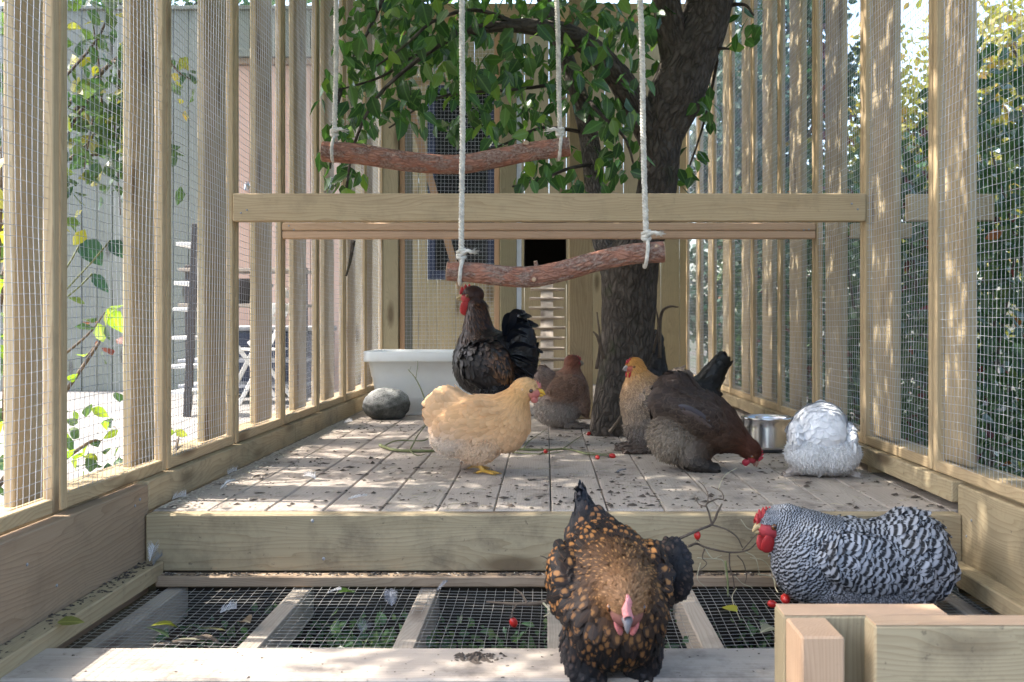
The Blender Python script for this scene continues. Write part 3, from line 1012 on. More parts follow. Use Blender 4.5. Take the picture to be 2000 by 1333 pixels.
for k, tp in enumerate(twigs):
    limb('twig', tp, [0.011, 0.008, 0.006, 0.004], M['bark'], 20, 6, seed=20 + k, amp=0.05)
# dead shoots at the foot
for k, tp in enumerate(([A(1165, 720, 4.32), A(1172, 670, 4.28), A(1166, 610, 4.26)], [A(1180, 700, 4.3), A(1168, 660, 4.25), A(1158, 648, 4.25)],
                        [A(1288, 700, 4.5), A(1290, 620, 4.5), A(1305, 600, 4.5), A(1325, 600, 4.5)], [A(1275, 690, 4.5), A(1286, 640, 4.52), A(1281, 600, 4.52)],
                        [A(1190, 845, 4.2), A(1205, 825, 4.2), A(1225, 790, 4.2), A(1240, 745, 4.22)])):
    limb('shoot', tp, [0.009, 0.006, 0.003], M['twig_b'], 16, 6, seed=40 + k, amp=0.08)

clusters = [(660, 300, 38, 70, 30), (685, 150, 50, 55, 34), (740, 75, 80, 60, 60), (840, 45, 110, 55, 90), (765, 190, 65, 45, 40), (700, 235, 45, 40, 26),
            (860, 140, 90, 55, 75), (935, 80, 90, 70, 80), (965, 190, 85, 55, 70), (1005, 250, 75, 45, 50), (1065, 130, 80, 90, 95), (1100, 320, 80, 55, 40), (905, 235, 60, 30, 24),
            (1150, 50, 95, 55, 70), (1170, 170, 65, 70, 55), (1205, 300, 45, 70, 40), (1040, 335, 40, 30, 14), (1235, 90, 55, 80, 45), (1370, 190, 26, 60, 16),
            (1352, 300, 14, 55, 9), (1455, 50, 30, 45, 13), (645, 210, 22, 80, 18), (1140, 365, 55, 14, 14), (690, 350, 35, 25, 10), (1240, 20, 70, 40, 40), (1330, 345, 14, 25, 6), (1210, 230, 45, 50, 22),
            (800, 230, 50, 20, 10), (950, 10, 200, 40, 110), (760, 5, 110, 30, 60)]
pts = []
for cx, cy, rx, ry, n in clusters:
    for _ in range(int(n * 0.98)):
        rr = math.sqrt(random.random()); th = random.uniform(0, 6.283)
        px = cx + rx * rr * math.cos(th); py = cy + ry * rr * math.sin(th)
        pts.append((at(px, py, random.uniform(3.75, 5.0) if cx < 1300 else random.uniform(4.2, 4.6)),))
pts = [p[0] for p in pts]
pts.sort(key=lambda p: p.y)
random.seed(3)
big = set(range(0, 2 * 300, 2))
PP, DD, NN, LL = [], [], [], []
for i, p in enumerate(pts):
    d = Vector((random.gauss(0, .5), random.gauss(0, .5), -0.75 + random.gauss(0, .35))).normalized()
    nr = Vector((random.gauss(0, .7), random.gauss(-0.5, .6), random.gauss(0.45, .5)))
    L = random.uniform(0.058, 0.092)
    if i in big and i // 2 < 300:
        leaf_obj(p, d, nr, L, M['leaf'], tree)
    else:
        PP.append(p); DD.append(d); NN.append(nr); LL.append(L)
o = link('leaves', leaves_mesh('leaves', np.array(PP) - TL, DD, NN, LL, M['leaf']), tree)
tag(o, kind='stuff')
# pear crown overhead, out of view; extent and density shaped to shade the run
n = 62000
kx = RNG.random(n)
P = np.c_[np.where(kx < 0.58, RNG.uniform(-3.1, -0.75, n), np.where(kx < 0.92, RNG.uniform(-0.75, 1.05, n), RNG.uniform(1.0, 2.7, n))), RNG.uniform(-0.6, 9.0, n), np.zeros(n)]
P = P[(P[:, 0] > -2.62) | (P[:, 1] > 3.7)]; n = len(P)
zlo = np.maximum(2.62, H + 0.33 * P[:, 1] + 0.25)
P[:, 2] = zlo + RNG.random(n) ** 1.3 * 0.9
thin_ = (P[:, 1] < 6.2) | (RNG.random(n) < 0.55)
P = P[thin_]; n = len(P)
g1 = np.sin(P[:, 0] * 3.1 + 1) + np.sin(P[:, 1] * 2.7 + P[:, 0]) + RNG.standard_normal(n) * 0.8
P = P[(g1 > -1.3) | (P[:, 0] < 0.9)]
n = len(P)
o = link('crown', leaves_mesh('crown', P - TL, rdir(n, 0.6), rdir(n, -0.6), RNG.uniform(0.07, 0.10, n), M['leaf'], leaf_template(3, 0.72)), tree)
tag(o, kind='stuff')
for k, (a, b) in enumerate((((1430, -220), (-1.2, 3.0, 3.0)), ((1430, -220), (2.2, 3.0, 3.1)), ((1040, -60), (-1.4, 5.2, 2.9)), ((1290, -150), (0.2, 1.6, 2.9)))):
    a = A(*a, 4.4); b = np.array(b)
    limb('branch', [a, (a + b) / 2 + [0, 0, 0.2], b], [0.05, 0.035, 0.015], M['bark'], 24, 8, seed=60 + k)

# ================================================================== HEDGE AND TREES, RIGHT
hedge = thing('hedge', 'dense dark leafy hedge growing behind the right netting wall', 'hedge', (2.0, 4.5, -0.38))
HL = np.array(hedge.location)
n = 25000
Y = RNG.uniform(1.3, 9.5, n)
X = 1.52 + 0.9 * RNG.random(n) ** 1.4
top = 1.02 + 0.16 * np.sin(Y * 2.1 + 0.5) + 0.12 * np.sin(Y * 5.3) + 0.22 * (X - 1.5) + 0.05 * Y
Z = -0.38 + (top + 0.38) * RNG.random(n) ** 0.85 + RNG.exponential(0.05, n)
P = np.c_[X, Y, Z]
P = P[(np.sin(P[:, 1] * 9 + P[:, 2] * 11) + np.sin(P[:, 2] * 17 - P[:, 1] * 5) + RNG.standard_normal(len(P)) * 0.9) > -0.9]
order = np.argsort(P[:, 0] + 0.25 * P[:, 1])
near = [i for i in order if 1.9 < P[i, 1] < 4.2][:300]
ns = set(near)
for i in near:
    leaf_obj(P[i], (random.gauss(-0.4, .5), random.gauss(-.2, .5), random.gauss(-.5, .5)), (random.gauss(-0.6, .5), random.gauss(-.4, .5), random.gauss(.6, .4)), random.uniform(0.045, 0.075),
             M['leafred'] if random.random() < 0.035 else M['leafdark'], hedge)
rest = np.array([i for i in range(len(P)) if i not in ns])
R_ = P[rest]
kk = RNG.random(len(R_))
m1 = kk < 0.955
tag(link('leaves', leaves_mesh('leaves', R_[m1] - HL, rdir(m1.sum(), 0.5), rdir(m1.sum(), -0.5), RNG.uniform(0.045, 0.08, m1.sum()), M['leafdark']), hedge), kind='stuff')
m2 = ~m1
tag(link('autumn_leaves', leaves_mesh('autumn_leaves', R_[m2] - HL, rdir(m2.sum(), 0.5), rdir(m2.sum(), -0.5), RNG.uniform(0.04, 0.07, m2.sum()), M['leafred']), hedge), kind='stuff')
mb = MB()
for k in range(60):
    y = random.uniform(1.6, 9.2); x = random.uniform(1.75, 2.3)
    Pn = spline([(x, y, -0.4), (x + random.gauss(0, .1), y + random.gauss(0, .1), 0.3), (x + random.gauss(-.1, .2), y + random.gauss(0, .2), 1.0 + random.random() * .5)], 10)
    mb.add(*tube(Pn - HL, np.linspace(0.016, 0.004, 10), 6))
mb.obj('stems', M['twig_b'], hedge)

# red leaved sprays rising above the hedge
def spray(label, base, tip, mat, nl, L, name='shrub_spray', cat='shrub'):
    b = Vector(base)
    t = thing(name, label, cat, b)
    tp = Vector(tip)
    Pn = spline([b, b.lerp(tp, 0.5) + Vector((random.gauss(0, .05), 0, 0.06)), tp], 16)
    MB().add(*tube(Pn - np.array(b), np.linspace(0.007, 0.002, 16), 6)).obj('stem', M['twig_b'], t)
    for k in range(nl):
        u = random.uniform(0.45, 1.0)
        p = Pn[int(u * 15)] + np.random.default_rng(k).standard_normal(3) * [0.05, 0.07, 0.05]
        leaf_obj(p, rdir(1, 0.3)[0], rdir(1, -0.3)[0], L * random.uniform(.7, 1.2), mat, t)
spray('spray of dark red leaves outside the right netting, standing above the hedge', (1.55, 5.0, 0.5), at(1615, 60, 4.75), M['leafred'], 34, 0.06)
spray('low spray of red leaves outside the right netting', (1.6, 4.3, 0.6), at(1660, 210, 4.6), M['leafred'], 22, 0.055)


def leafy_tree(name, label, base, h, rx, rz, n, L, mat, cat='tree', gap=0.0, trunk=0.12):
    b = Vector(base)
    t = thing(name, label, cat, b)
    cz = h - rz
    nb = 26
    C = rdir(nb) * np.array([rx, rx, rz]) * RNG.uniform(0.35, 0.95, (nb, 1)) + [0, 0, cz]
    k = RNG.integers(0, nb, n)
    s = RNG.uniform(0.16, 0.30, nb)[k] * min(rx, rz)
    P = C[k] + RNG.standard_normal((n, 3)) * s[:, None]
    tag(link('crown', leaves_mesh('crown', P, rdir(n, 0.4), rdir(n, -0.4), RNG.uniform(0.7, 1.2, n) * L, mat), t), kind='stuff')
    mb = MB()
    mb.add(*tube(spline([(0, 0, 0), (0.05, 0, cz * 0.5), (0, 0.05, cz), (0.05, 0, h * 0.92)], 14), np.linspace(trunk, trunk * 0.2, 14), 8))
    mb.obj('trunk', M['bark2'], t)
    mb = MB()
    for c in C:
        z0 = max(0.3 * cz, c[2] - 0.7 * rz)
        mb.add(*tube(spline([(0, 0, z0), (c[0] * .5, c[1] * .5, (z0 + c[2]) / 2 + 0.1), c], 7), np.linspace(trunk * .3, trunk * .08, 7), 5))
    mb.obj('limbs', M['bark2'], t)
    return t


leafy_tree('autumn_tree', 'pale yellow green tree against the sky beyond the hedge, far right', (4.6, 8.4, -0.4), 4.6, 1.5, 1.9, 9000, 0.085, M['leafyellow'])
leafy_tree('autumn_tree', 'thin yellowing tree beyond the hedge, between the two nearest right boards', (4.2, 11.0, -0.4), 4.3, 1.3, 1.8, 7000, 0.085, M['leafyellow'])
leafy_tree('conifer', 'dark blue green tree behind the far part of the right netting wall', (2.35, 10.8, -0.4), 5.6, 0.85, 2.5, 9000, 0.10, M['leaffir'])
leafy_tree('conifer', 'dark evergreen tree behind the far right corner of the run', (1.75, 9.2, -0.4), 3.6, 0.5, 1.9, 6000, 0.085, M['leaffir'])
leafy_tree('garden_tree', 'dark green tree rising behind the garden building, left one', (-5.6, 13.0, -0.4), 6.2, 2.0, 2.2, 6000, 0.13, M['leafdark'])
leafy_tree('garden_tree', 'dark green tree rising behind the garden building, right one', (-2.4, 13.5, -0.4), 6.2, 2.0, 2.2, 6000, 0.13, M['leaf'])

# ================================================================== SHRUB, LEFT
sh = thing('hazel_shrub', 'shrub with dusky and yellow leaves arching outside the left netting', 'shrub', (-1.75, 3.0, -0.15))
SL = np.array(sh.location)
shrub_leaves = []
def shrub_branch(pts, nl, L, mats, spread=0.06, drop=0.4):
    Pn = spline([np.array(p) for p in pts], 24)
    MB().add(*tube(Pn - SL, np.linspace(0.009, 0.002, 24), 6)).obj('stem', M['twig_b'], sh)
    for k in range(int(nl * 1.6)):
        u = random.uniform(0.15, 1.0)
        p = Pn[int(u * 23)] + RNG.standard_normal(3) * spread
        p[0] = min(p[0], -1.26)
        shrub_leaves.append((p, rdir(1, drop)[0], rdir(1, -0.4)[0], L * random.uniform(.65, 1.2), random.choice(mats)))
dk = [M['leafhazel']] * 4 + [M['leafdark']] * 3 + [M['leafyellow']]
B0 = (-1.75, 3.0, -0.15)
shrub_branch([B0, (-1.7, 3.2, 0.8), at(190, 250, 3.4), at(180, 20, 3.3)], 60, 0.065, dk, 0.12)
shrub_branch([(-1.75, 3.0, 0.5), (-1.7, 3.1, 0.9), at(230, 300, 3.4), at(250, 380, 3.3)], 44, 0.065, dk, 0.07)
shrub_branch([B0, (-1.75, 3.0, 0.8), at(200, 60, 3.3), at(165, -60, 3.2)], 75, 0.065, dk, 0.10)
shrub_branch([(-1.75, 3.0, 0.6), at(210, 130, 3.5), at(225, 250, 3.3), at(235, 420, 3.2)], 90, 0.06, dk, 0.075)
shrub_branch([(-1.75, 3.0, 0.5), at(170, 200, 3.3), at(165, 330, 3.2)], 55, 0.065, dk, 0.08)
shrub_branch([(-1.75, 3.0, 0.8), at(250, 100, 3.7), at(360, 150, 4.4), at(400, 165, 4.5)], 44, 0.055, dk, 0.06)
shrub_branch([B0, (-1.5, 2.7, 0.4), at(5, 300, 2.5), at(10, 40, 2.5)], 46, 0.06, dk, 0.08)
shrub_branch([B0, (-1.5, 2.6, 0.0), at(8, 560, 2.5), at(5, 820, 2.45)], 36, 0.06, [M['leafhazel'], M['leafbright'], M['leafdark']], 0.07)
shrub_branch([B0, (-1.7, 3.1, 0.2), at(165, 660, 3.3), at(205, 610, 3.3)], 9, 0.10, [M['leafbright']], 0.035)
shrub_branch([B0, at(180, 690, 3.2), at(165, 700, 3.2)], 10, 0.06, [M['leafdark'], M['leafred']], 0.05)
shrub_branch([B0, at(150, 880, 2.9), at(200, 860, 3.1)], 48, 0.05, [M['leafhazel'], M['leafbright'], M['leafdark']], 0.07, 0.0)
shrub_branch([at(340, 900, 3.1), at(345, 870, 3.3), at(350, 850, 3.4)], 8, 0.045, [M['leafbright']], 0.03, 0.0)
shrub_leaves.sort(key=lambda q: q[0][1])
for q in shrub_leaves[:280]: leaf_obj(*q, sh)
for mt in set(q[4].name for q in shrub_leaves[280:]):
    qs = [q for q in shrub_leaves[280:] if q[4].name == mt]
    tag(link('leaves', leaves_mesh('leaves', np.array([q[0] for q in qs]) - SL, [q[1] for q in qs], [q[2] for q in qs], [q[3] for q in qs], qs[0][4]), sh), kind='stuff')
bl = thing('broad_leaf_plant', 'plant with large round green leaves outside the left netting', 'plant', (-1.7, 3.3, -0.15))
for px, py, L in ((160, 470, 0.10), (215, 470, 0.07), (180, 535, 0.08)):
    p = at(px, py, 3.35)
    MB().add(*tube(spline([(-1.7, 3.3, -0.15), (-1.72, 3.32, 0.4), p], 12) - np.array(bl.location), 0.003, 5)).obj('stalk', M['twig_g'], bl)
    leaf_obj(p, (0.4, 0.1, -0.5), (0.2, -0.8, 0.4), L, M['leaffir'], bl)
# ivy on the ground outside
# ================================================================== PERCHES
def perch(label, P, r, ropes_px, Y, seed):
    b = Vector(P[len(P) // 2])
    t = thing('perch', label, 'perch', b)
    limb('branch', P, r, M['pine'], 60, 22, t, seed=seed, amp=0.022)
    for e, s in ((P[0], P[1]), (P[-1], P[-2])):
        e = np.array(e); d = e - np.array(s); d /= np.linalg.norm(d)
        rr = r[0] if np.allclose(e, P[0]) else r[-1]
        V, Q, T = tube(np.array([e - d * 0.001, e + d * 0.0025]), rr * 0.97, 20)
        MB().add(V - np.array(b), Q, T).obj('sawn_end', M['pineend'], t)
    return t

Y2, Y1 = 3.10, 3.70
perch('reddish pine branch perch hanging lower, in front of the black rooster', [np.array(at(x, y, Y2)) for x, y in ((874, 530), (930, 534), (985, 540), (1040, 541), (1100, 529), (1160, 512), (1230, 497), (1296, 492))],
      [0.030, 0.031, 0.031, 0.032, 0.031, 0.031, 0.032, 0.033], None, Y2, 1)
perch('reddish pine branch perch hanging higher, above the wide beam', [np.array(at(x, y, Y1)) for x, y in ((631, 296), (700, 301), (780, 314), (850, 321), (905, 321), (960, 312), (1030, 298), (1112, 287))],
      [0.038, 0.038, 0.037, 0.036, 0.036, 0.035, 0.034, 0.034], None, Y1, 2)


def stub(par, p, d, rr, L):
    d = np.array(d, float) / np.linalg.norm(d); p = np.array(p)
    V, Q, T = tube(np.array([p - d * 0.01, p + d * L * .6, p + d * L]), [rr * 1.35, rr * 1.1, rr], 12, rough=.05)
    MB().add(V - np.array(par.location), Q, T, None, np.c_[V[:, 0], V[:, 1], V[:, 2]]).obj('knot_stub', M['pine'], par)
    V, Q, T = tube(np.array([p + d * (L - .001), p + d * (L + .0015)]), rr * .93, 12)
    MB().add(V - np.array(par.location), Q, T).obj('cut_face', M['pineend'], par)
low_, high_ = [o for o in COL.objects if o.name.startswith('perch')][:2]
stub(low_, at(1043, 546, Y2 - 0.026), (0, -1, -.1), .0075, .012)
stub(low_, at(1048, 522, Y2 - 0.005), (-.2, -.1, 1), .006, .018)
stub(high_, at(1027, 283, Y1 - 0.018), (.1, -.8, .6), .012, .010)
stub(high_, at(722, 288, Y1 - 0.02), (0, -.6, .8), .009, .006)
stub(low_, at(1282, 484, Y2 - 0.022), (0, -.8, .5), .006, .007)


def rope(label, px0, px1, py1, Y, R, seed):
    p1 = np.array(at(px1, py1, Y - 0.001)); p0 = np.array(at(px0, -160, Y - 0.001))
    t = thing('rope', label, 'rope', Vector(p1))
    n = 420
    u = np.linspace(0, 1, n)
    C = p0 + (p1 - p0) * u[:, None]
    C[:, 0] += 0.004 * np.sin(u * 9 + seed) * (1 - u)
    L = np.linalg.norm(p1 - p0)
    mb = MB()
    th = u * L / 0.030 * 2 * math.pi
    rs = 0.0050
    for k in range(3):
        a = th + k * 2.094
        P = C + np.c_[np.cos(a) * rs, np.sin(a) * rs, 0 * a]
        mb.add(*tube(P - p1, 0.0046, 6, rough=0.14, seed=seed + k))
    mb.obj('cord', M['rope'], t)
    # loop round the branch
    a = np.linspace(0, 2 * math.pi, 40)
    mb = MB()
    for off in (0.0,):
        ring = np.c_[0.004 * np.cos(a) + off, (R + 0.006) * np.sin(a), (R + 0.006) * np.cos(a) - R - 0.004]
        mb.add(*tube(ring, 0.0062, 8, rough=0.08, seed=seed))
    mb.obj('loop', M['rope'], t)
    mb = MB()
    for k in range(3):
        a = np.linspace(0, 2 * math.pi, 22)
        ring = np.c_[0.011 * np.cos(a), 0.010 * np.sin(a), 0.004 * np.sin(a + k) + 0.012 + 0.009 * k]
        mb.add(*tube(ring, 0.006, 7, rough=0.1, seed=seed + k))
    sgn = 1 if seed != 3 else -1
    tail = spline([(0, -0.01, 0.02), (sgn * 0.02, -0.014, 0.03), (sgn * 0.036, -0.016, 0.026)], 8)
    mb.add(*tube(tail, 0.0062, 7, rough=0.15, seed=seed))
    g = np.random.default_rng(seed)
    for k in range(26):
        e = tail[-1] + g.standard_normal(3) * 0.006 + [sgn * 0.012, 0, 0]
        mb.add(*tube(np.array([tail[-1] - [sgn * 0.004, 0, 0] + g.standard_normal(3) * 0.003, e]), [0.0012, 0.0006], 4))
    mb.obj('knot', M['rope'], t)

rope('white rope holding the left end of the higher perch', 661, 653, 270, Y1, 0.038, 1)
rope('white rope holding the right end of the higher perch', 1083, 1094, 270, Y1, 0.034, 3)
rope('white rope holding the left end of the lower perch', 905, 901, 510, Y2, 0.031, 2)
rope('white rope holding the right end of the lower perch', 1246, 1262, 474, Y2, 0.033, 4)

# ================================================================== TUB, ROCK, BOWL
def rrect(hx, hy, r, n=6):
    P = []
    for cx, cy, a0 in ((hx - r, hy - r, 0), (-hx + r, hy - r, 90), (-hx + r, -hy + r, 180), (hx - r, -hy + r, 270)):
        for k in range(n + 1):
            a = math.radians(a0 + 90 * k / n)
            P.append((cx + r * math.cos(a), cy + r * math.sin(a)))
    return np.array(P)
tx0, tx1, ty0, ty1 = -0.965, -0.27, 5.22, 5.66
tub = thing('plastic_tub', 'large milky white plastic tub standing by the left netting wall', 'tub', ((tx0 + tx1) / 2, (ty0 + ty1) / 2, 0.001))
hx, hy = (tx1 - tx0) / 2, (ty1 - ty0) / 2
rings = [(-0.075, 0.0, 0.05), (-0.068, 0.004, 0.05), (-0.04, 0.20, 0.05), (-0.036, 0.205, 0.05), (-0.022, 0.285, 0.05), (-0.003, 0.285, 0.05), (0.0, 0.29, 0.05), (0.0, 0.335, 0.05), (-0.004, 0.34, 0.05), (-0.030, 0.338, 0.045),
         (-0.036, 0.30, 0.045), (-0.062, 0.02, 0.04)]
V = []
for d, z, r in rings:
    q = rrect(hx + d, hy + d, r); V.append(np.c_[q, np.full(len(q), z)])
m_ = len(V[0]); V = np.vstack(V)
i = np.arange(len(rings) - 1)[:, None] * m_; j = np.arange(m_)[None]; j2 = (j + 1) % m_
Q = np.stack([i + j, i + j2, i + m_ + j2, i + m_ + j], -1).reshape(-1, 4)
V = np.vstack([V, [[0, 0, 0.02]], [[0, 0, 0.0]]])
T = [(len(V) - 2, (len(rings) - 1) * m_ + k, (len(rings) - 1) * m_ + (k + 1) % m_) for k in range(m_)] + [(len(V) - 1, (k + 1) % m_, k) for k in range(m_)]
MB().add(V, Q, T).obj('body', M['tub'], tub)

rc = onz(764, 812)
V, Q = ellipsoid((0, 0, 0), (1, 1, 1), 64, 40)
g = np.random.default_rng(5)
nz = sum(np.sin(V @ (g.standard_normal(3) * f) + g.random() * 6) / f for f in (2, 2, 3, 4, 5, 7, 9, 12)) * 0.07
V = V * (1 + nz[:, None]) * [0.122, 0.10, 0.085]
V[:, 2] = np.maximum(V[:, 2], -0.072) + 0.072
V[:, 2] += 0.06 * V[:, 0] * (V[:, 2] > 0.02)
tag(MB().add(V, Q).obj('rock', M['rock'], None, (rc[0], 5.22 - 0.13, 0.001)), 'rounded grey boulder lying beside the white tub', 'rock')

bp = onz(1507, 884)
bowl = thing('steel_bowl', 'shiny stainless steel water bowl between the brown and white hens', 'bowl', (bp[0], bp[1] + 0.08, 0.0008))
V, Q = lathe([(0.098, 0.010), (0.104, 0.012), (0.1035, 0.02), (0.098, 0.09), (0.0965, 0.118), (0.0985, 0.124), (0.096, 0.128), (0.091, 0.126), (0.088, 0.118), (0.075, 0.06), (0.055, 0.045), (0.001, 0.044)], 72)
MB().add(V, Q).obj('shell', M['steel'], bowl)
V, Q = lathe([(0.088, 0.0), (0.103, 0.0), (0.1055, 0.006), (0.103, 0.0115), (0.09, 0.0115)], 60)
MB().add(V, Q).obj('rubber_ring', M['rubber'], bowl)

# ================================================================== NEAR GATE FRAME, RIGHT FOREGROUND
t = thing('gate_frame', 'rough sawn timber frame end in the right foreground, nearest the viewer', 'frame', (0.45, 1.52, 0))
box('upright', (0.368, 1.550, -0.7), (0.626, 1.612, 0.031), 'z', M['beam'], t, 0.003)
box('end_block', (0.371, 1.451, -0.7), (0.434, 1.548, 0.030), 'z', M['pink'], t, 0.003)
box('cross_piece', (0.477, 1.450, -0.7 + 0.55), (1.5, 1.499, 0.046), 'x', M['beam'], t, 0.003)
box('lower_piece', (0.477, 1.450, -0.7), (1.5, 1.499, -0.153), 'x', M['beam'], t, 0.003)

box('cut_end', (0.3695, 1.5515, 0.0315), (0.6245, 1.6105, 0.0335), 'x', M['pink'], t, 0.0008)
box('cut_end', (0.4785, 1.4512, 0.0465), (1.5, 1.4978, 0.0482), 'x', M['pink'], t, 0.0006)

# screws and plugs in the timbers
def screw(p, par, ax):
    o = MB().add(*ellipsoid((0, 0, 0), (0.0042, 0.0042, 0.0016), 8, 4)).obj('screw_head', M['greymetal'], None)
    o.parent = par
    o.location = Vector(p) - par.location
    o.rotation_euler = {'y': (math.pi / 2, 0, 0), 'x': (0, math.pi / 2, 0), 'z': (0, 0, 0)}[ax]
for b_ in [o for o in COL.objects if o.name.startswith('cross_beam')]:
    near_ = b_.location.y < 3.6
    yy = 3.3345 if near_ else 3.9545
    for x in (-1.02, -1.00, 1.02, 1.04):
        screw((x, yy, (0.855 if near_ else 0.838) + random.uniform(0, 0.04)), b_, 'y')
for b_ in [o for o in COL.objects if o.name.startswith('skirting_board')]:
    xx = -1.0295 if b_.location.x < 0 else 1.0645
    for y in (1.98, 2.10, 2.5, 2.53):
        screw((xx, y, random.uniform(-0.09, 0.05)), b_, 'x')

# ================================================================== BIRDS
def m_feather(name, mode='plain', rough=0.6, bars=3.0, spec=0.3, gloss=0.0):
    """feather vane: Col / Col2 are the two pigments; fuv = (along, across, random)"""
    k = NT(name)
    a = k.n('ShaderNodeAttribute', attribute_name='Col')
    b = k.n('ShaderNodeAttribute', attribute_name='Col2')
    f = k.n('ShaderNodeAttribute', attribute_name='fuv')
    s = k.n('ShaderNodeSeparateXYZ'); k.l(f.outputs['Vector'], s.inputs[0])
    u, v, r = s.outputs[0], s.outputs[1], s.outputs[2]
    av = k.math('ABSOLUTE', v)
    barb = k.math('FRACT', k.math('ADD', k.math('MULTIPLY', u, 16), k.math('MULTIPLY', av, -5)))
    barb = k.math('ABSOLUTE', k.math('SUBTRACT', barb, 0.5))
    shaft = k.ramp(av, 0.02, 0.07, 1, 0)
    if mode == 'barred':
        ph = k.math('ADD', k.math('MULTIPLY', u, bars), k.math('MULTIPLY', r, 1.0))
        ph = k.math('ADD', ph, k.math('MULTIPLY', k.math('MULTIPLY', av, av), 0.22))
        w_ = k.math('ABSOLUTE', k.math('SUBTRACT', k.math('FRACT', ph), 0.5))
        m = k.ramp(w_, 0.17, 0.36)
    elif mode == 'laced':
        m = k.math('MULTIPLY', k.ramp(av, 0.34, 0.58, 1, 0), k.ramp(u, 0.54, 0.68))
        m = k.math('MULTIPLY', m, k.ramp(u, 0.86, 0.97, 1, 0))
        m = k.math('MULTIPLY', m, k.ramp(r, 0.38, 0.46))
    elif mode == 'edged':
        m = k.math('MAXIMUM', k.ramp(av, 0.55, 0.95), k.ramp(u, 0.84, 0.99))
    else:
        m = k.math('MULTIPLY', k.ramp(u, 0.6, 1.0), 0.45)
    c = k.mix(m, a.outputs[0], b.outputs[0])
    hs = k.n('ShaderNodeHueSaturation'); k.l(c, hs.inputs['Color'])
    k.l(k.math('ADD', 0.90, k.math('MULTIPLY', k.math('FRACT', k.math('MULTIPLY', r, 13.7)), 0.20)), hs.inputs['Value'])
    c = k.mix(k.math('MULTIPLY', shaft, 0.25), hs.outputs[0], b.outputs[0])
    k.base(c); k.rough(rough); k.spec(spec)
    if mode != 'soft': k.bump(barb, 0.25, 0.0008)
    k.b.inputs['Sheen Weight'].default_value = gloss
    k.b.inputs['Sheen Roughness'].default_value = 0.4
    return k.m


M['f_plain'] = m_feather('soft_feather', 'plain', 0.65, gloss=0.05)
M['f_edged'] = m_feather('pale_edged_feather', 'edged', 0.6)
M['f_barred'] = m_feather('barred_feather', 'barred', 0.55, bars=3.0)
M['f_laced'] = m_feather('gold_spotted_feather', 'laced', 0.5, spec=0.22)
M['f_soft'] = m_feather('downy_white_feather', 'soft', 0.95, spec=0.06, gloss=0.1)
M['f_gloss'] = m_feather('glossy_black_feather', 'plain', 0.36, spec=0.38)
M['skin'] = None


def m_col(name, rough=0.5, bump=0.0, spec=0.4, sss=0.0):
    k = NT(name)
    a = k.n('ShaderNodeAttribute', attribute_name='Col')
    p = k.objco(False)
    n = k.noise(p, 260, 3, 0.6)
    c = k.mix(k.math('MULTIPLY', k.ramp(n, 0.45, 0.7), 0.3), a.outputs[0], (0.10, 0.02, 0.02)) if bump else a.outputs[0]
    k.base(c); k.rough(rough); k.spec(spec)
    if bump: k.bump(n, bump, 0.0015)
    if sss:
        k.b.inputs['Subsurface Weight'].default_value = sss
        k.b.inputs['Subsurface Radius'].default_value = (0.006, 0.002, 0.001)
    return k.m


M['skin'] = m_col('bird_skin', 0.7)
M['flesh'] = m_col('red_flesh', 0.48, 0.5, sss=0.15)
M['horn'] = m_col('beak_horn', 0.35)
M['eyeball'] = m_col('bird_eye', 0.08, spec=0.8)


def sd_prim(P, pr):
    if pr['t'] == 'E':
        q = P - pr['c']
        if pr['R'] is not None: q = q @ pr['R']
        k0 = np.linalg.norm(q / pr['r'], axis=-1)
        k1 = np.linalg.norm(q / (pr['r'] ** 2), axis=-1) + 1e-9
        return k0 * (k0 - 1) / k1
    a, b = pr['a'], pr['b']
    ba = b - a
    t = np.clip(((P - a) @ ba) / (ba @ ba), 0, 1)
    q = P - (a + t[..., None] * ba)
    q = q * [1, 1 / pr['fl'], 1]
    return (np.linalg.norm(q, axis=-1) - (pr['r0'] + t * (pr['r1'] - pr['r0'])))


def roty(deg):
    a = math.radians(deg)            # positive = nose up (x towards +z)
    return np.array([[math.cos(a), 0, -math.sin(a)], [0, 1, 0], [math.sin(a), 0, math.cos(a)]])


def rotz(deg):
    a = math.radians(deg)
    return np.array([[math.cos(a), -math.sin(a), 0], [math.sin(a), math.cos(a), 0], [0, 0, 1]])


def E(zone, c, r, pitch=0, yaw=0, flow=(-1, 0, -0.2), k=0.022):
    R = rotz(yaw) @ roty(pitch) if (pitch or yaw) else None
    return dict(t='E', z=zone, c=np.array(c, float), r=np.array(r, float), R=R, flow=np.array(flow, float), k=k)


def Cn(zone, a, r0, b, r1, flow=None, fl=1.0, k=0.022):
    a = np.array(a, float); b = np.array(b, float)
    return dict(t='C', z=zone, a=a, b=b, r0=r0, r1=r1, fl=fl, flow=(a - b if flow is None else np.array(flow, float)), k=k)


def sdf(P, prims):
    d = None
    for pr in prims:
        e = sd_prim(P, pr)
        if d is None: d = e; continue
        k = pr['k']
        h = np.clip(0.5 + 0.5 * (d - e) / k, 0, 1)
        d = d * (1 - h) + e * h - k * h * (1 - h)
    return d


def grad(P, prims, e=0.0015):
    g = np.stack([sdf(P + np.eye(3)[i] * e, prims) - sdf(P - np.eye(3)[i] * e, prims) for i in range(3)], -1)
    return g / (np.linalg.norm(g, axis=-1)[..., None] + 1e-9)


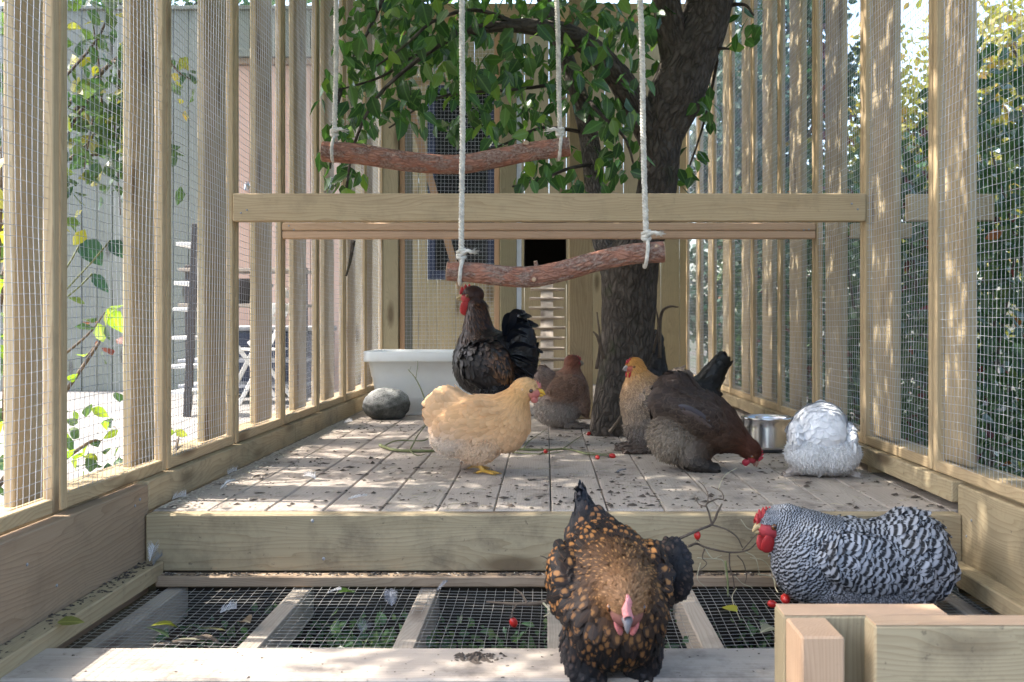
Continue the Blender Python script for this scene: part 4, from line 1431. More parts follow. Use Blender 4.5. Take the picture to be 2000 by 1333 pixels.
def surface_nets(prims, h=0.007):
    lo = np.array([1e9] * 3); hi = -lo
    for p in prims:
        if p['t'] == 'E':
            m = p['r'].max(); lo = np.minimum(lo, p['c'] - m); hi = np.maximum(hi, p['c'] + m)
        else:
            m = max(p['r0'], p['r1'])
            lo = np.minimum(lo, np.minimum(p['a'], p['b']) - m); hi = np.maximum(hi, np.maximum(p['a'], p['b']) + m)
    lo -= 3 * h; hi += 3 * h
    nx, ny, nz = [int(math.ceil(v / h)) + 1 for v in (hi - lo)]
    G = np.stack(np.meshgrid(lo[0] + h * np.arange(nx), lo[1] + h * np.arange(ny), lo[2] + h * np.arange(nz), indexing='ij'), -1)
    S = sdf(G.reshape(-1, 3), prims).reshape(nx, ny, nz)
    neg = S < 0
    acc = np.zeros((nx - 1, ny - 1, nz - 1, 3)); cnt = np.zeros((nx - 1, ny - 1, nz - 1))
    for ax in range(3):
        o = [k for k in range(3) if k != ax]
        for u in (0, 1):
            for v in (0, 1):
                def sl(s):
                    r = [None] * 3
                    r[ax] = slice(s, s + (nx, ny, nz)[ax] - 1)
                    r[o[0]] = slice(u, u + (nx, ny, nz)[o[0]] - 1)
                    r[o[1]] = slice(v, v + (nx, ny, nz)[o[1]] - 1)
                    return tuple(r)
                s0, s1 = S[sl(0)], S[sl(1)]
                cr = (s0 < 0) != (s1 < 0)
                t = np.where(cr, s0 / np.where(cr, s0 - s1, 1), 0)
                p = np.zeros(cr.shape + (3,))
                p[..., ax] = t; p[..., o[0]] = u; p[..., o[1]] = v
                acc += np.where(cr[..., None], p, 0); cnt += cr
    act = cnt > 0
    idx = -np.ones(act.shape, int); idx[act] = np.arange(act.sum())
    base = np.argwhere(act)
    V = lo + h * (base + acc[act] / cnt[act][:, None])
    Qs = []
    for ax in range(3):
        o1, o2 = [(1, 2), (2, 0), (0, 1)][ax]
        a0 = [slice(None)] * 3; a1 = [slice(None)] * 3
        a0[ax] = slice(0, -1); a1[ax] = slice(1, None)
        n0, n1 = neg[tuple(a0)], neg[tuple(a1)]
        cr = np.argwhere(n0 != n1)
        cr = cr[(cr[:, o1] > 0) & (cr[:, o2] > 0) & (cr[:, o1] < (nx, ny, nz)[o1] - 1) & (cr[:, o2] < (nx, ny, nz)[o2] - 1)]
        def ii(d1, d2):
            c = cr.copy(); c[:, o1] += d1; c[:, o2] += d2
            return idx[c[:, 0], c[:, 1], c[:, 2]]
        q = np.stack([ii(-1, -1), ii(0, -1), ii(0, 0), ii(-1, 0)], -1)
        flip = ~n0[cr[:, 0], cr[:, 1], cr[:, 2]]
        q[flip] = q[flip][:, ::-1]
        Qs.append(q)
    return V, np.concatenate(Qs)


def f_template(a, wd):
    V = []; f = []
    for i in range(len(a)):
        for b in (-1, 0, 1):
            V.append((a[i], b * wd[i] * 0.5, -0.22 * abs(b) * wd[i]))
            f.append((a[i], b, 0))
    Q = [(i * 3 + j, i * 3 + j + 1, i * 3 + j + 4, i * 3 + j + 3) for i in range(len(a) - 1) for j in range(2)]
    return np.array(V), np.array(Q), np.array(f, float)


FT = {'feather': f_template([0, .35, .7, .9, 1.0], [.5, .95, 1.0, .72, .18]),
      'hackle': f_template([0, .35, .7, .9, 1.0], [.7, 1.0, .8, .45, .05]),
      'fluff': f_template([0, .5, 1.0], [.7, .8, .1])}

#      zone: (length, width, lift, number per m2, template)
ZN = {'body': (0.030, 0.021, 0.16, 15000, 'feather'), 'back': (0.026, 0.017, 0.12, 19000, 'feather'), 'neck': (0.026, 0.0075, 0.10, 42000, 'hackle'),
      'tail': (0.040, 0.024, 0.16, 11000, 'feather'), 'wing': (0.036, 0.020, 0.10, 13000, 'feather'), 'fluff': (0.020, 0.0042, 0.55, 60000, 'fluff'),
      'head': (0.010, 0.0042, 0.10, 120000, 'hackle'), 'foot': (0.030, 0.013, 0.30, 26000, 'feather'), 'face': (0.008, 0.004, 0.1, 0, 'fluff'), 'breast': (0.026, 0.019, 0.14, 19000, 'feather')}


def bird(label, cat, loc, heading, prims, colors, mat, head, beakc, facec, scale=1.0, zoff={}, comb=None, wattle=None, legs=None, tails=None, name='hen', seed=0,
         ear=None, group='chickens in the run', zones=None, eye=True, jit=0.10, dens=1.0):
    g = np.random.default_rng(seed + 77)
    zn = dict(ZN)
    if zones:
        for k, v in zones.items(): zn[k] = tuple(b if b is not None else a for a, b in zip(zn[k], v))
    t = thing(name, label, cat, loc, math.radians(heading), group)
    t.scale = (scale,) * 3
    V, Q = surface_nets(prims)
    for _ in range(2):
        V = V - sdf(V, prims)[:, None] * grad(V, prims)
    zl = sorted(set(p['z'] for p in prims))
    C1 = np.array([colors[z][0] for z in zl]); C2 = np.array([colors[z][1] for z in zl])

    def weights(P, sh=0.012):
        D = np.stack([sd_prim(P, p) for p in prims], -1)
        Wt = np.exp(-np.maximum(D - D.min(-1, keepdims=True), 0) / sh)
        Wt /= Wt.sum(-1, keepdims=True)
        fl = Wt @ np.stack([p['flow'] / np.linalg.norm(p['flow']) for p in prims])
        Z = np.zeros((len(P), len(zl)))
        for i, p in enumerate(prims): Z[:, zl.index(p['z'])] += Wt[:, i]
        return fl, Z

    _, Z = weights(V, 0.0025)
    inner = V - grad(V, prims) * np.where(Z[:, [zl.index('face')]] > 0.5, 0.0, 0.0035)
    MB().add(inner, Q, None, Z @ C1).obj('body', M['skin'], t)
    # plumage
    A4 = V[Q]
    area = 0.5 * np.linalg.norm(np.cross(A4[:, 2] - A4[:, 0], A4[:, 3] - A4[:, 1]), axis=1)
    ctr = A4.mean(1)
    _, Zc = weights(ctr, 0.006)
    zi = Zc.argmax(1)
    den = np.array([zn[z][3] for z in zl])[zi] * dens
    num = g.poisson(area * den)
    f = np.repeat(np.arange(len(Q)), num)
    u, v = g.random(len(f)), g.random(len(f))
    a = A4[f]
    P = (a[:, 0] * ((1 - u) * (1 - v))[:, None] + a[:, 1] * (u * (1 - v))[:, None] + a[:, 2] * (u * v)[:, None] + a[:, 3] * ((1 - u) * v)[:, None])
    zi = zi[f]
    Nn = grad(P, prims)
    fl, Zp = weights(P, 0.014)
    if 'face' in zl:
        Zp[:, zl.index('face')] = 0; Zp /= Zp.sum(1, keepdims=True) + 1e-9
    fl = fl - (fl * Nn).sum(-1, keepdims=True) * Nn
    fl /= np.linalg.norm(fl, axis=1)[:, None] + 1e-6
    allV, allQ, allF, c1, c2 = [], [], [], [], []
    base = 0
    for z_i, z in enumerate(zl):
        sel = zi == z_i
        n = int(sel.sum())
        if not n: continue
        L0, W0, lift, _, tn = zn[z]
        TV, TQ, TF = FT[tn]
        p, nn, d = P[sel], Nn[sel], fl[sel]
        L = L0 * (0.75 + 0.5 * g.random(n)); W = W0 * (0.8 + 0.4 * g.random(n))
        soft = mat == 'f_soft'
        if soft: lift *= 0.6
        rnd_ = (0.10 if not soft else 0.06) if tn != 'fluff' else 0.55
        d = d + g.standard_normal((n, 3)) * rnd_
        nn2 = nn + g.standard_normal((n, 3)) * ((0.03 if soft else 0.07) if tn != 'fluff' else 0.3)
        d = d + nn * (lift * ((0.4 + 1.0 * g.random(n)) if not soft else (0.7 + 0.5 * g.random(n))))[:, None]
        d -= 0
        d /= np.linalg.norm(d, axis=1)[:, None]
        s = np.cross(nn2, d); s /= np.linalg.norm(s, axis=1)[:, None] + 1e-9
        up = np.cross(d, s)
        curl = (0.06 + 0.12 * g.random(n)) * np.minimum(lift / 0.15, 1.2)
        a_ = TV[:, 0]
        X = p[:, None] + nn[:, None] * (0.0012 + 0.0022 * g.random((n, 1, 1))) + L[:, None, None] * a_[None, :, None] * d[:, None] + W[:, None, None] * TV[None, :, 1, None] * s[:, None] \
            + (W[:, None, None] * TV[None, :, 2, None] * 0.5 - (curl * L)[:, None, None] * (a_ ** 2)[None, :, None]) * up[:, None] - 0.35 * L0 * d[:, None]
        k = len(TV)
        allV.append(X.reshape(-1, 3)); allQ.append((TQ[None] + (base + np.arange(n) * k)[:, None, None]).reshape(-1, 4)); base += n * k
        r = g.random(n)
        fu = np.tile(TF, (n, 1)); fu[:, 2] = np.repeat(r, k); allF.append(fu)
        J = 1 + jit * g.standard_normal((n, 1))
        c1.append(np.repeat(np.clip(Zp[sel] @ C1 * J, 0.001, 0.95), k, 0)); c2.append(np.repeat(np.clip(Zp[sel] @ C2 * J, 0.001, 0.95), k, 0))
    mb = MB().add(np.concatenate(allV), np.concatenate(allQ), None, np.concatenate(c1), np.concatenate(allF))
    tag(link('plumage', mb.mesh('plumage', M[mat], True, np.concatenate(c2)), t), kind='stuff')

    # head furniture, in the head's own frame
    hc = np.array(head['c'], float); s_ = head.get('s', 1.0)
    R = rotz(head.get('yaw', 0)) @ roty(head.get('pitch', 0))
    def HP(p): return hc + (np.asarray(p, float) * s_) @ R.T
    bc = np.array(beakc)
    L = head.get('beak', 0.022)
    up_ = spline([(0.026, 0, -0.001), (0.026 + L * .5, 0, 0.0005), (0.026 + L, 0, -0.008)], 10)
    lo_ = spline([(0.026, 0, -0.008), (0.026 + L * .45, 0, -0.009), (0.026 + L * .8, 0, -0.010)], 8)
    mb = MB()
    Vb, Qb, Tb = tube(HP(up_), np.array([.0085, .008, .0074, .0068, .006, .0052, .0043, .0034, .0024, .0008]) * s_, 10)
    mb.add(Vb, Qb, Tb, bc)
    Vb, Qb, Tb = tube(HP(lo_), np.array([.006, .0055, .005, .0045, .004, .0033, .0024, .0008]) * s_, 8)
    mb.add(Vb, Qb, Tb, bc * 0.8)
    mb.obj('beak', M['horn'], t)
    if eye:
        for sy in (-1, 1):
            Ve, Qe = ellipsoid((0, 0, 0), (1, 1, 1), 20, 14)
            rr = np.hypot(Ve[:, 0], Ve[:, 2])
            ce = np.where((rr < 0.52)[:, None], [0.004, 0.003, 0.003], np.where((rr < 0.9)[:, None], head.get('iris', (0.28, 0.10, 0.02)), [0.05, 0.02, 0.015]))
            MB().add(HP(Ve * [0.0056, 0.0042, 0.0056] + [0.012, sy * head.get('ey', 0.0215), 0.001]), Qe, None, ce).obj('eye', M['eyeball'], t)
    fc = np.array(facec)
    if comb:
        n = comb.get('n', 6); hgt = comb['h']; x0, x1 = comb.get('x', (-0.012, 0.032)); zt = comb.get('z', 0.026)
        xs_ = np.linspace(x1, x0, n * 6 + 1)
        tt = np.linspace(0, 1, len(xs_))
        prof = hgt * (0.35 + 0.65 * np.abs(np.sin(tt * n * math.pi)) ** 0.7) * np.sin(math.pi * np.clip(tt * 0.85 + 0.12, 0, 1)) ** 0.6
        zb = zt - 0.5 * ((xs_ - 0.0) / 0.04) ** 2 * 0.02
        rows = []
        for (fz, th) in ((-0.5, 0.0055), (0.0, 0.006), (0.45, 0.0042), (0.85, 0.0022), (1.0, 0.0006)):
            for sy in (-1, 1):
                rows.append(np.c_[xs_, np.full(len(xs_), sy * th) + 0.0015 * np.sin(xs_ * 400), zb + np.where(fz < 0, fz * 0.012, fz * prof)])
        order = [rows[0], rows[2], rows[4], rows[6], rows[8], rows[9], rows[7], rows[5], rows[3], rows[1]]
        Vc = np.concatenate(order); m_ = len(xs_)
        ii = np.arange(len(order) - 1)[:, None] * m_ + np.arange(m_ - 1)[None]
        Qc = np.stack([ii, ii + 1, ii + m_ + 1, ii + m_], -1).reshape(-1, 4)
        MB().add(HP(Vc), Qc, None, comb.get('c', fc)).obj('comb', M['flesh'], t)
    if wattle:
        for sy in (-1, 1):
            Vw, Qw = ellipsoid((0, 0, 0), (1, 1, 1), 18, 12)
            Vw = Vw * [wattle[0], 0.0045, wattle[1]]
            Vw[:, 0] *= 1 + 0.25 * np.clip(-Vw[:, 2] / wattle[1], -1, 1)
            Vw[:, 1] += sy * (0.010 + 0.004 * Vw[:, 2] / wattle[1])
            MB().add(HP(Vw + [0.020, 0, -0.016 - wattle[1] * 0.75]), Qw, None, fc).obj('wattle', M['flesh'], t)
    if ear:
        for sy in (-1, 1):
            Ve, Qe = ellipsoid((-0.010, sy * 0.0235, 0.0), (0.007, 0.004, 0.008), 12, 8)
            MB().add(HP(Ve), Qe, None, np.array(ear)).obj('ear_lobe', M['flesh'], t)
    for lg in (legs or []):
        top = np.array(lg['top']); ank = np.array(lg['foot']); fd = math.radians(lg.get('dir', 0)); c_ = np.array(lg['c']); rs = lg.get('r', 0.0075)
        mb = MB()
        ank1 = ank + [0, 0, 0.012]
        Vl, Ql, Tl = tube(spline([top, (top + ank1) / 2 + [-0.004, 0, 0], ank1], 12), np.linspace(rs * 1.15, rs * .9, 12), 10, rough=0.05)
        mb.add(Vl, Ql, Tl, c_)
        for ang, ln in ((0, 0.052), (28, 0.042), (-28, 0.042), (180, 0.022)):
            a_ = fd + math.radians(ang)
            dv = np.array([math.cos(a_), math.sin(a_), 0])
            tp = spline([ank1, ank1 + dv * ln * 0.3 + [0, 0, -0.003], ank + dv * ln * 0.7 + [0, 0, 0.0065], ank + dv * ln + [0, 0, 0.004]], 10)
            rad = rs * np.array([.85, .8, .72, .7, .62, .62, .55, .55, .48, .3])
            Vl, Ql, Tl = tube(tp, rad, 8, rough=0.06); mb.add(Vl, Ql, Tl, c_)
            claw = spline([ank + dv * ln + [0, 0, 0.004], ank + dv * (ln + 0.006) + [0, 0, 0.004], ank + dv * (ln + 0.011) + [0, 0, 0.0008]], 5)
            Vl, Ql, Tl = tube(claw, [.0024, .0021, .0016, .001, .0004], 6); mb.add(Vl, Ql, Tl, c_ * 0.45)
        mb.obj('leg', M['horn'], t)
    for tf in (tails or []):
        p0, p1, p2, wd, c_ = tf[:5]
        n = 14
        ax = spline([np.array(p0), np.array(p1), np.array(p2)], n)
        T, N, B = frames(ax)
        side = np.array(tf[5]) if len(tf) > 5 else np.array([0, 1, 0])
        S = side[None] - (T @ side)[:, None] * T; S /= np.linalg.norm(S, axis=1)[:, None]
        U = np.cross(S, T)
        tt = np.linspace(0, 1, n)
        wv = wd * np.clip(np.minimum(0.35 + 2.2 * tt, 1), 0, 1) * np.sqrt(np.clip(1 - np.clip((tt - 0.72) / 0.28, 0, 1) ** 2, 0.02, 1))
        Vt, ft = [], []
        for b in (-1, -0.5, 0, 0.5, 1):
            Vt.append(ax + S * (wv * b / 2)[:, None] + U * (0.10 * wd * (1 - b * b))); ft.append(np.c_[tt, np.full(n, b), np.full(n, g.random())])
        Vt = np.concatenate(Vt); ft = np.concatenate(ft)
        i = np.arange(4)[:, None] * n + np.arange(n - 1)[None]
        Qt = np.stack([i, i + 1, i + n + 1, i + n], -1).reshape(-1, 4)
        c_ = np.array(c_)
        m_ = MB().add(Vt, Qt, None, c_, ft)
        link('tail_feather', m_.mesh('tail_feather', M['f_gloss'] if mat != 'f_barred' else M[mat], True, np.tile(np.clip(c_ * 1.6, 0, 1), (len(Vt), 1))), t)
    return t


def head_prims(c, pitch=0, yaw=0, s=1.0, flow=None):
    R = rotz(yaw) @ roty(pitch)
    fl = R @ np.array([-1, 0, -0.5]) if flow is None else flow
    o = []
    c = np.array(c, float)
    o.append(E('head', c + R @ np.array([-0.004, 0, 0.004]) * s, np.array([0.032, 0.023, 0.027]) * s, pitch, yaw, fl, 0.012))
    o.append(E('face', c + R @ np.array([0.0125, 0, -0.005]) * s, np.array([0.0215, 0.0212, 0.0165]) * s, pitch, yaw, fl, 0.006))
    return o


RED = (0.46, 0.028, 0.030)
DOWN = (-0.2, 0, -1)

# --- buff hen
buff = [E('body', (-.01, 0, .158), (.142, .088, .093), 10), E('tail', (-.108, 0, .195), (.078, .062, .082), 0, flow=(-1, 0, .15)), E('breast', (.082, 0, .155), (.074, .078, .088), 0, flow=(-.5, 0, -1)),
        Cn('neck', (.085, 0, .185), .076, (.128, 0, .262), .034, k=.03), E('fluff', (-.085, 0, .112), (.082, .084, .062), 0, flow=(-.6, 0, -.7)), E('fluff2', (-.005, .042, .085), (.07, .045, .052), 0, flow=(-.3, 0, -1)),
        E('fluff2', (-.005, -.042, .085), (.07, .045, .052), 0, flow=(-.3, 0, -1)), E('wing', (-.03, .072, .178), (.105, .028, .052), 16, flow=(-1, 0, -.12)), E('wing', (-.03, -.072, .178), (.105, .028, .052), 16, flow=(-1, 0, -.12)),
        Cn('fluff2', (-.01, -.045, .07), .032, (.0, -.045, .050), .013), Cn('fluff2', (-.03, .045, .07), .032, (-.03, .045, .042), .015),
        Cn('foot', (-.045, .05, .03), .012, (-.06, .06, .012), .010, flow=(-.8, .3, -.6))] + head_prims((.152, 0, .268), -4, 0, 1.3)
ZN['fluff2'] = (0.022, 0.006, 0.35, 42000, 'fluff')
BUF = {'body': ((.68, .40, .20), (.73, .47, .27)), 'tail': ((.69, .43, .24), (.74, .52, .34)), 'breast': ((.68, .42, .24), (.73, .50, .32)), 'neck': ((.66, .34, .12), (.71, .42, .19)), 'fluff': ((.80, .72, .63), (.83, .77, .70)),
       'fluff2': ((.72, .51, .34), (.77, .60, .45)), 'wing': ((.69, .40, .20), (.74, .49, .29)), 'head': ((.70, .43, .21), (.74, .49, .28)), 'face': ((.56, .16, .14), (.56, .16, .14)), 'foot': ((.50, .40, .34), (.6, .5, .42))}
p = onz(940, 922)
bird('pale buff hen standing sideways in the middle of the deck, facing right', 'hen', p, -6, buff, BUF, 'f_soft', dict(c=(.152, 0, .268), pitch=-4, s=1.3, beak=.02, iris=(.12, .05, .02)), (.72, .42, .05), (.60, .20, .17),
     comb=dict(h=.010, n=5, x=(0.008, 0.034), z=0.020), wattle=(.008, .008), ear=(.72, .58, .55), seed=1, jit=.025, zones={'fluff': (.013, .0026, .50, 120000, 'fluff'), 'fluff2': (.014, .0035, .36, 90000, 'fluff'), 'body': (.032, .022, .22, 17000, None), 'tail': (.040, .028, .24, 12000, None), 'wing': (.046, .024, .24, 11000, None), 'breast': (.028, .018, .2, 19000, None)},
     legs=[dict(top=(-.002, -.045, .05), foot=(.014, -.05, 0), dir=0, c=(.62, .34, .06)), dict(top=(-.03, .045, .05), foot=(-.035, .055, 0), dir=5, c=(.55, .33, .10))])

# --- barred hen
bar_ = [E('body', (.0, 0, .115), (.185, .110, .098)), E('tail', (-.112, 0, .146), (.096, .094, .094), 0, flow=(-1, 0, -.75)), E('breast', (.135, 0, .118), (.085, .095, .105), 0, flow=(-.45, 0, -1)),
        Cn('neck', (.12, 0, .150), .085, (.182, 0, .205), .044, k=.035, flow=(-1, 0, -.35)), E('fluff', (-.02, 0, .045), (.165, .105, .058), 0, flow=(-.5, 0, -1)),
        E('wing', (.02, .094, .128), (.105, .030, .070), 12, flow=(-1, 0, -.35), k=.010), E('wing', (.02, -.094, .128), (.105, .030, .070), 12, flow=(-1, 0, -.35), k=.010), E('tail', (-.12, .070, .115), (.08, .045, .075), 0, flow=(-1, 0, -.6)), E('tail', (-.12, -.070, .115), (.08, .045, .075), 0, flow=(-1, 0, -.6))
        ] + head_prims((.212, 0, .200), -4, 16, 1.45)
K1, W1 = (.010, .011, .014), (.33, .345, .38)
BAR = {'body': (K1, W1), 'tail': (K1, W1), 'breast': (K1, W1), 'neck': (K1, W1), 'wing': (K1, W1), 'head': (K1, W1), 'fluff': ((.10, .10, .11), (.22, .23, .25)), 'face': ((.44, .05, .06), (.44, .05, .06))}
p = at(1682, 1185, 2.35); p.z = -0.178
bird('black and white barred hen sitting on the wire floor, right foreground', 'hen', p, 180 - 4, bar_, BAR, 'f_barred', dict(c=(.212, 0, .200), pitch=-4, yaw=16, s=1.45, beak=.017, iris=(.20, .07, .02)), (.55, .40, .20), RED,
     comb=dict(h=.016, n=6, x=(-0.002, 0.038), z=0.020), wattle=(.013, .017), ear=(.45, .30, .30), seed=2, scale=.94,
     zones={'neck': (.020, .009, .10, 60000, None), 'head': (.009, .0055, None, 130000, None), 'breast': (.030, .019, None, 19000, None), 'body': (.040, .026, .14, 11000, None), 'wing': (.050, .028, .14, 9000, None), 'tail': (.054, .034, .07, 8500, None)})

# --- front hen, black with gold spots, walking towards the viewer
lac = [E('body', (-.04, 0, .165), (.145, .098, .105), -6), E('breast', (.065, 0, .125), (.080, .094, .098), 0, flow=(-.35, 0, -1)), E('tail', (-.130, -.008, .215), (.066, .064, .062), 0, flow=(-1, 0, .8)),
       Cn('tailtip', (-.145, -.014, .235), .044, (-.190, -.028, .300), .012, flow=(-.5, -.1, 1)), Cn('neck', (.06, 0, .190), .068, (.145, 0, .188), .044, k=.022, flow=(-.8, 0, -.5)),
       E('wing', (-.03, .088, .165), (.10, .030, .07), 6, flow=(-1, 0, -.3)), E('wing', (-.03, -.088, .165), (.10, .030, .07), 6, flow=(-1, 0, -.3)),
       E('dark', (-.10, .145, .165), (.06, .038, .062), -20, flow=(-.9, .3, -.5)), E('dark', (.015, .052, .055), (.055, .046, .065), 0, flow=(-.2, 0, -1)), E('dark', (.03, -.052, .055), (.055, .046, .065), 0, flow=(-.2, 0, -1)), E('dark', (0, 0, .075), (.09, .085, .05), 0, flow=(-.2, 0, -1)),
       Cn('dark', (.015, .05, .03), .03, (.035, .052, .012), .022), Cn('dark', (.035, -.05, .03), .03, (.06, -.052, .012), .022)] + head_prims((.168, 0, .180), -34, -8, 1.42)
ZN['dark'] = (0.028, 0.014, 0.22, 22000, 'feather'); ZN['tailtip'] = (0.05, 0.014, 0.05, 16000, 'hackle')
KB = (.009, .008, .009)
GD = (.34, .145, .042)
LAC = {'body': (KB, GD), 'breast': (KB, (.13, .06, .022)), 'tail': (KB, (.26, .12, .05)), 'tailtip': ((.015, .018, .026), (.03, .036, .05)), 'neck': ((.11, .052, .022), (.32, .165, .06)), 'wing': (KB, (.36, .16, .05)), 'dark': ((.013, .013, .016), (.03, .03, .036)), 'head': ((.27, .14, .065), (.35, .20, .10)),
       'face': ((.20, .075, .065), (.20, .075, .065))}
bird('black hen with gold spotted feathers walking towards the viewer over the near plank', 'hen', (.118, 1.835, -0.149), -84, lac, LAC, 'f_laced', dict(c=(.168, 0, .180), pitch=-34, yaw=-8, s=1.42, beak=.019), (.16, .15, .16), (.60, .20, .20),
     comb=dict(h=.014, n=1, x=(0.006, 0.036), z=0.019, c=(.68, .27, .27)), wattle=(.009, .012), seed=3, scale=.94, zones={'neck': (.024, .008, None, 40000, None), 'breast': (.034, .019, .12, 19000, None), 'body': (.034, .019, .12, 19000, None), 'wing': (.038, .021, .12, 15000, None)})

# --- rooster
roo = [E('body', (-.01, 0, .29), (.135, .112, .125), 32), E('breast', (.075, 0, .325), (.088, .098, .12), 0, flow=(-.3, 0, -1)), E('back', (.01, 0, .385), (.09, .09, .07), -20, flow=(-1, 0, -.3)),
       Cn('neck', (.06, 0, .43), .070, (.066, 0, .55), .039, k=.03, flow=(-.3, 0, -1)), E('tail', (-.122, 0, .378), (.062, .052, .125), -8, flow=(-.5, 0, .7)),
       E('fluff', (-.03, .055, .17), (.09, .062, .095), 0, flow=(-.2, 0, -1)), E('fluff', (-.01, -.055, .17), (.09, .062, .095), 0, flow=(-.2, 0, -1)), E('fluff', (-.085, 0, .235), (.08, .08, .08), 0, flow=(-.6, 0, -1)),
       E('wing', (.015, .098, .335), (.10, .03, .085), -22, flow=(-1, 0, -.75)), E('wing', (.015, -.098, .335), (.10, .03, .085), -22, flow=(-1, 0, -.75)),
       E('bay', (-.055, .100, .325), (.038, .030, .07), -35, flow=(.35, 0, -1)), E('bay', (-.055, -.100, .325), (.038, .030, .07), -35, flow=(.35, 0, -1)),
       Cn('fluff', (.0, -.055, .1), .045, (.02, -.06, .03), .022), Cn('fluff', (-.03, .055, .1), .045, (-.03, .06, .03), .022)] + head_prims((.088, 0, .598), -2, 12, 1.35)
ZN['bay'] = (0.055, 0.010, 0.06, 18000, 'hackle')
BK = (.008, .0075, .009)
ROO = {'body': (BK, (.02, .019, .024)), 'breast': (BK, (.035, .032, .036)), 'back': (BK, (.10, .085, .085)), 'neck': ((.022, .010, .007), (.24, .095, .03)), 'tail': (BK, (.03, .035, .05)), 'fluff': (BK, (.02, .02, .022)), 'wing': (BK, (.06, .052, .062)), 'bay': ((.012, .008, .007), (.62, .27, .09)),
       'head': ((.07, .025, .018), (.14, .05, .03)), 'face': ((.42, .05, .055), (.42, .05, .055))}
ROO = {k_: tuple(tuple(c * (.62 if k_ not in ('face', 'neck', 'bay') else 1.0) for c in q) for q in v) for k_, v in ROO.items()}
tl = []
gq = np.random.default_rng(4)
for i in range(34):
    a_ = gq.uniform(-.9, 1.0); sy = gq.choice([-1, 1]); yy = sy * gq.uniform(.012, .05)
    x0 = -.075 + gq.uniform(-.02, .02); z0 = .36 + .10 * a_
    r_ = gq.uniform(.070, .105)
    th = math.radians(95 + 85 * (1 - a_) + gq.uniform(-8, 8))
    tip = (x0 + r_ * math.cos(th) - .03, yy * 1.25, z0 + r_ * math.sin(th) * 0.9)
    mid = (x0 + .55 * r_ * math.cos(th) - .004, yy * 1.2 + sy * .01, z0 + .62 * r_ * math.sin(th) + .02)
    tl.append(((x0, yy * .6, z0 - .02), mid, tip, gq.uniform(.026, .038), (.011, .014, .022), (0.6, sy * .7, 0.5)))
p = onz(962, 865)
bird('tall black rooster with brown neck and red wattles behind the buff hen', 'rooster', p, 168, roo, ROO, 'f_gloss', dict(c=(.088, 0, .598), pitch=-2, yaw=12, s=1.35, beak=.022), (.50, .38, .20), RED, name='rooster',
     comb=dict(h=.020, n=4, x=(-0.012, 0.036), z=0.020), wattle=(.017, .024), tails=tl, seed=4, zones={'neck': (.045, .008, .08, 30000, None), 'wing': (.05, .022, .1, 12000, None)},
     legs=[dict(top=(-.03, .06, .06), foot=(-.07, .09, 0), dir=180, c=(.58, .32, .06)), dict(top=(.02, -.06, .06), foot=(.03, -.06, 0), dir=10, c=(.5, .3, .08))])

# --- mauve hen
mau = [E('body', (.02, 0, .175), (.105, .09, .092), 12), E('tail', (-.072, .0, .225), (.052, .056, .06), 0, flow=(-.8, 0, .3)), E('breast', (.078, 0, .155), (.06, .078, .1), 0, flow=(-.3, 0, -1)),
       Cn('neck', (.055, 0, .225), .060, (.064, 0, .285), .036, flow=(-.4, 0, -1)), E('fluff', (-.01, 0, .085), (.105, .09, .075), 0, flow=(-.2, 0, -1)), E('wing', (.02, .076, .19), (.085, .026, .055), 12, flow=(-1, 0, -.2)), E('wing', (.02, -.076, .19), (.085, .026, .055), 12, flow=(-1, 0, -.2)),
       E('wing', (.108, -.05, .13), (.022, .03, .07), 10, flow=(-.1, 0, -1)), E('foot', (.07, -.05, .012), (.055, .03, .012), 0, flow=(.8, -.3, -.1)), E('foot', (.05, .05, .012), (.05, .03, .012), 0, flow=(.8, .3, -.1))] + head_prims((.068, 0, .304), 0, -20, 1.12)
MAU = {'body': ((.23, .13, .085), (.31, .195, .14)), 'tail': ((.27, .19, .155), (.36, .27, .23)), 'breast': ((.25, .17, .135), (.36, .28, .235)), 'neck': ((.22, .075, .04), (.32, .12, .06)), 'fluff': ((.42, .36, .31), (.52, .45, .39)), 'wing': ((.22, .12, .078), (.31, .19, .135)),
       'head': ((.16, .045, .03), (.22, .07, .045)), 'face': ((.36, .055, .06), (.36, .055, .06)), 'foot': ((.20, .15, .12), (.28, .22, .18))}
p = onz(1092, 836)
bird('mauve brown hen resting behind the buff hen, beside the upright post', 'hen', p, 14, mau, MAU, 'f_edged', dict(c=(.068, 0, .304), pitch=0, yaw=-20, s=1.12, beak=.02), (.42, .34, .26), (.42, .06, .07),
     comb=dict(h=.012, n=5, x=(-0.008, 0.034), z=0.022), wattle=(.009, .009), seed=5)

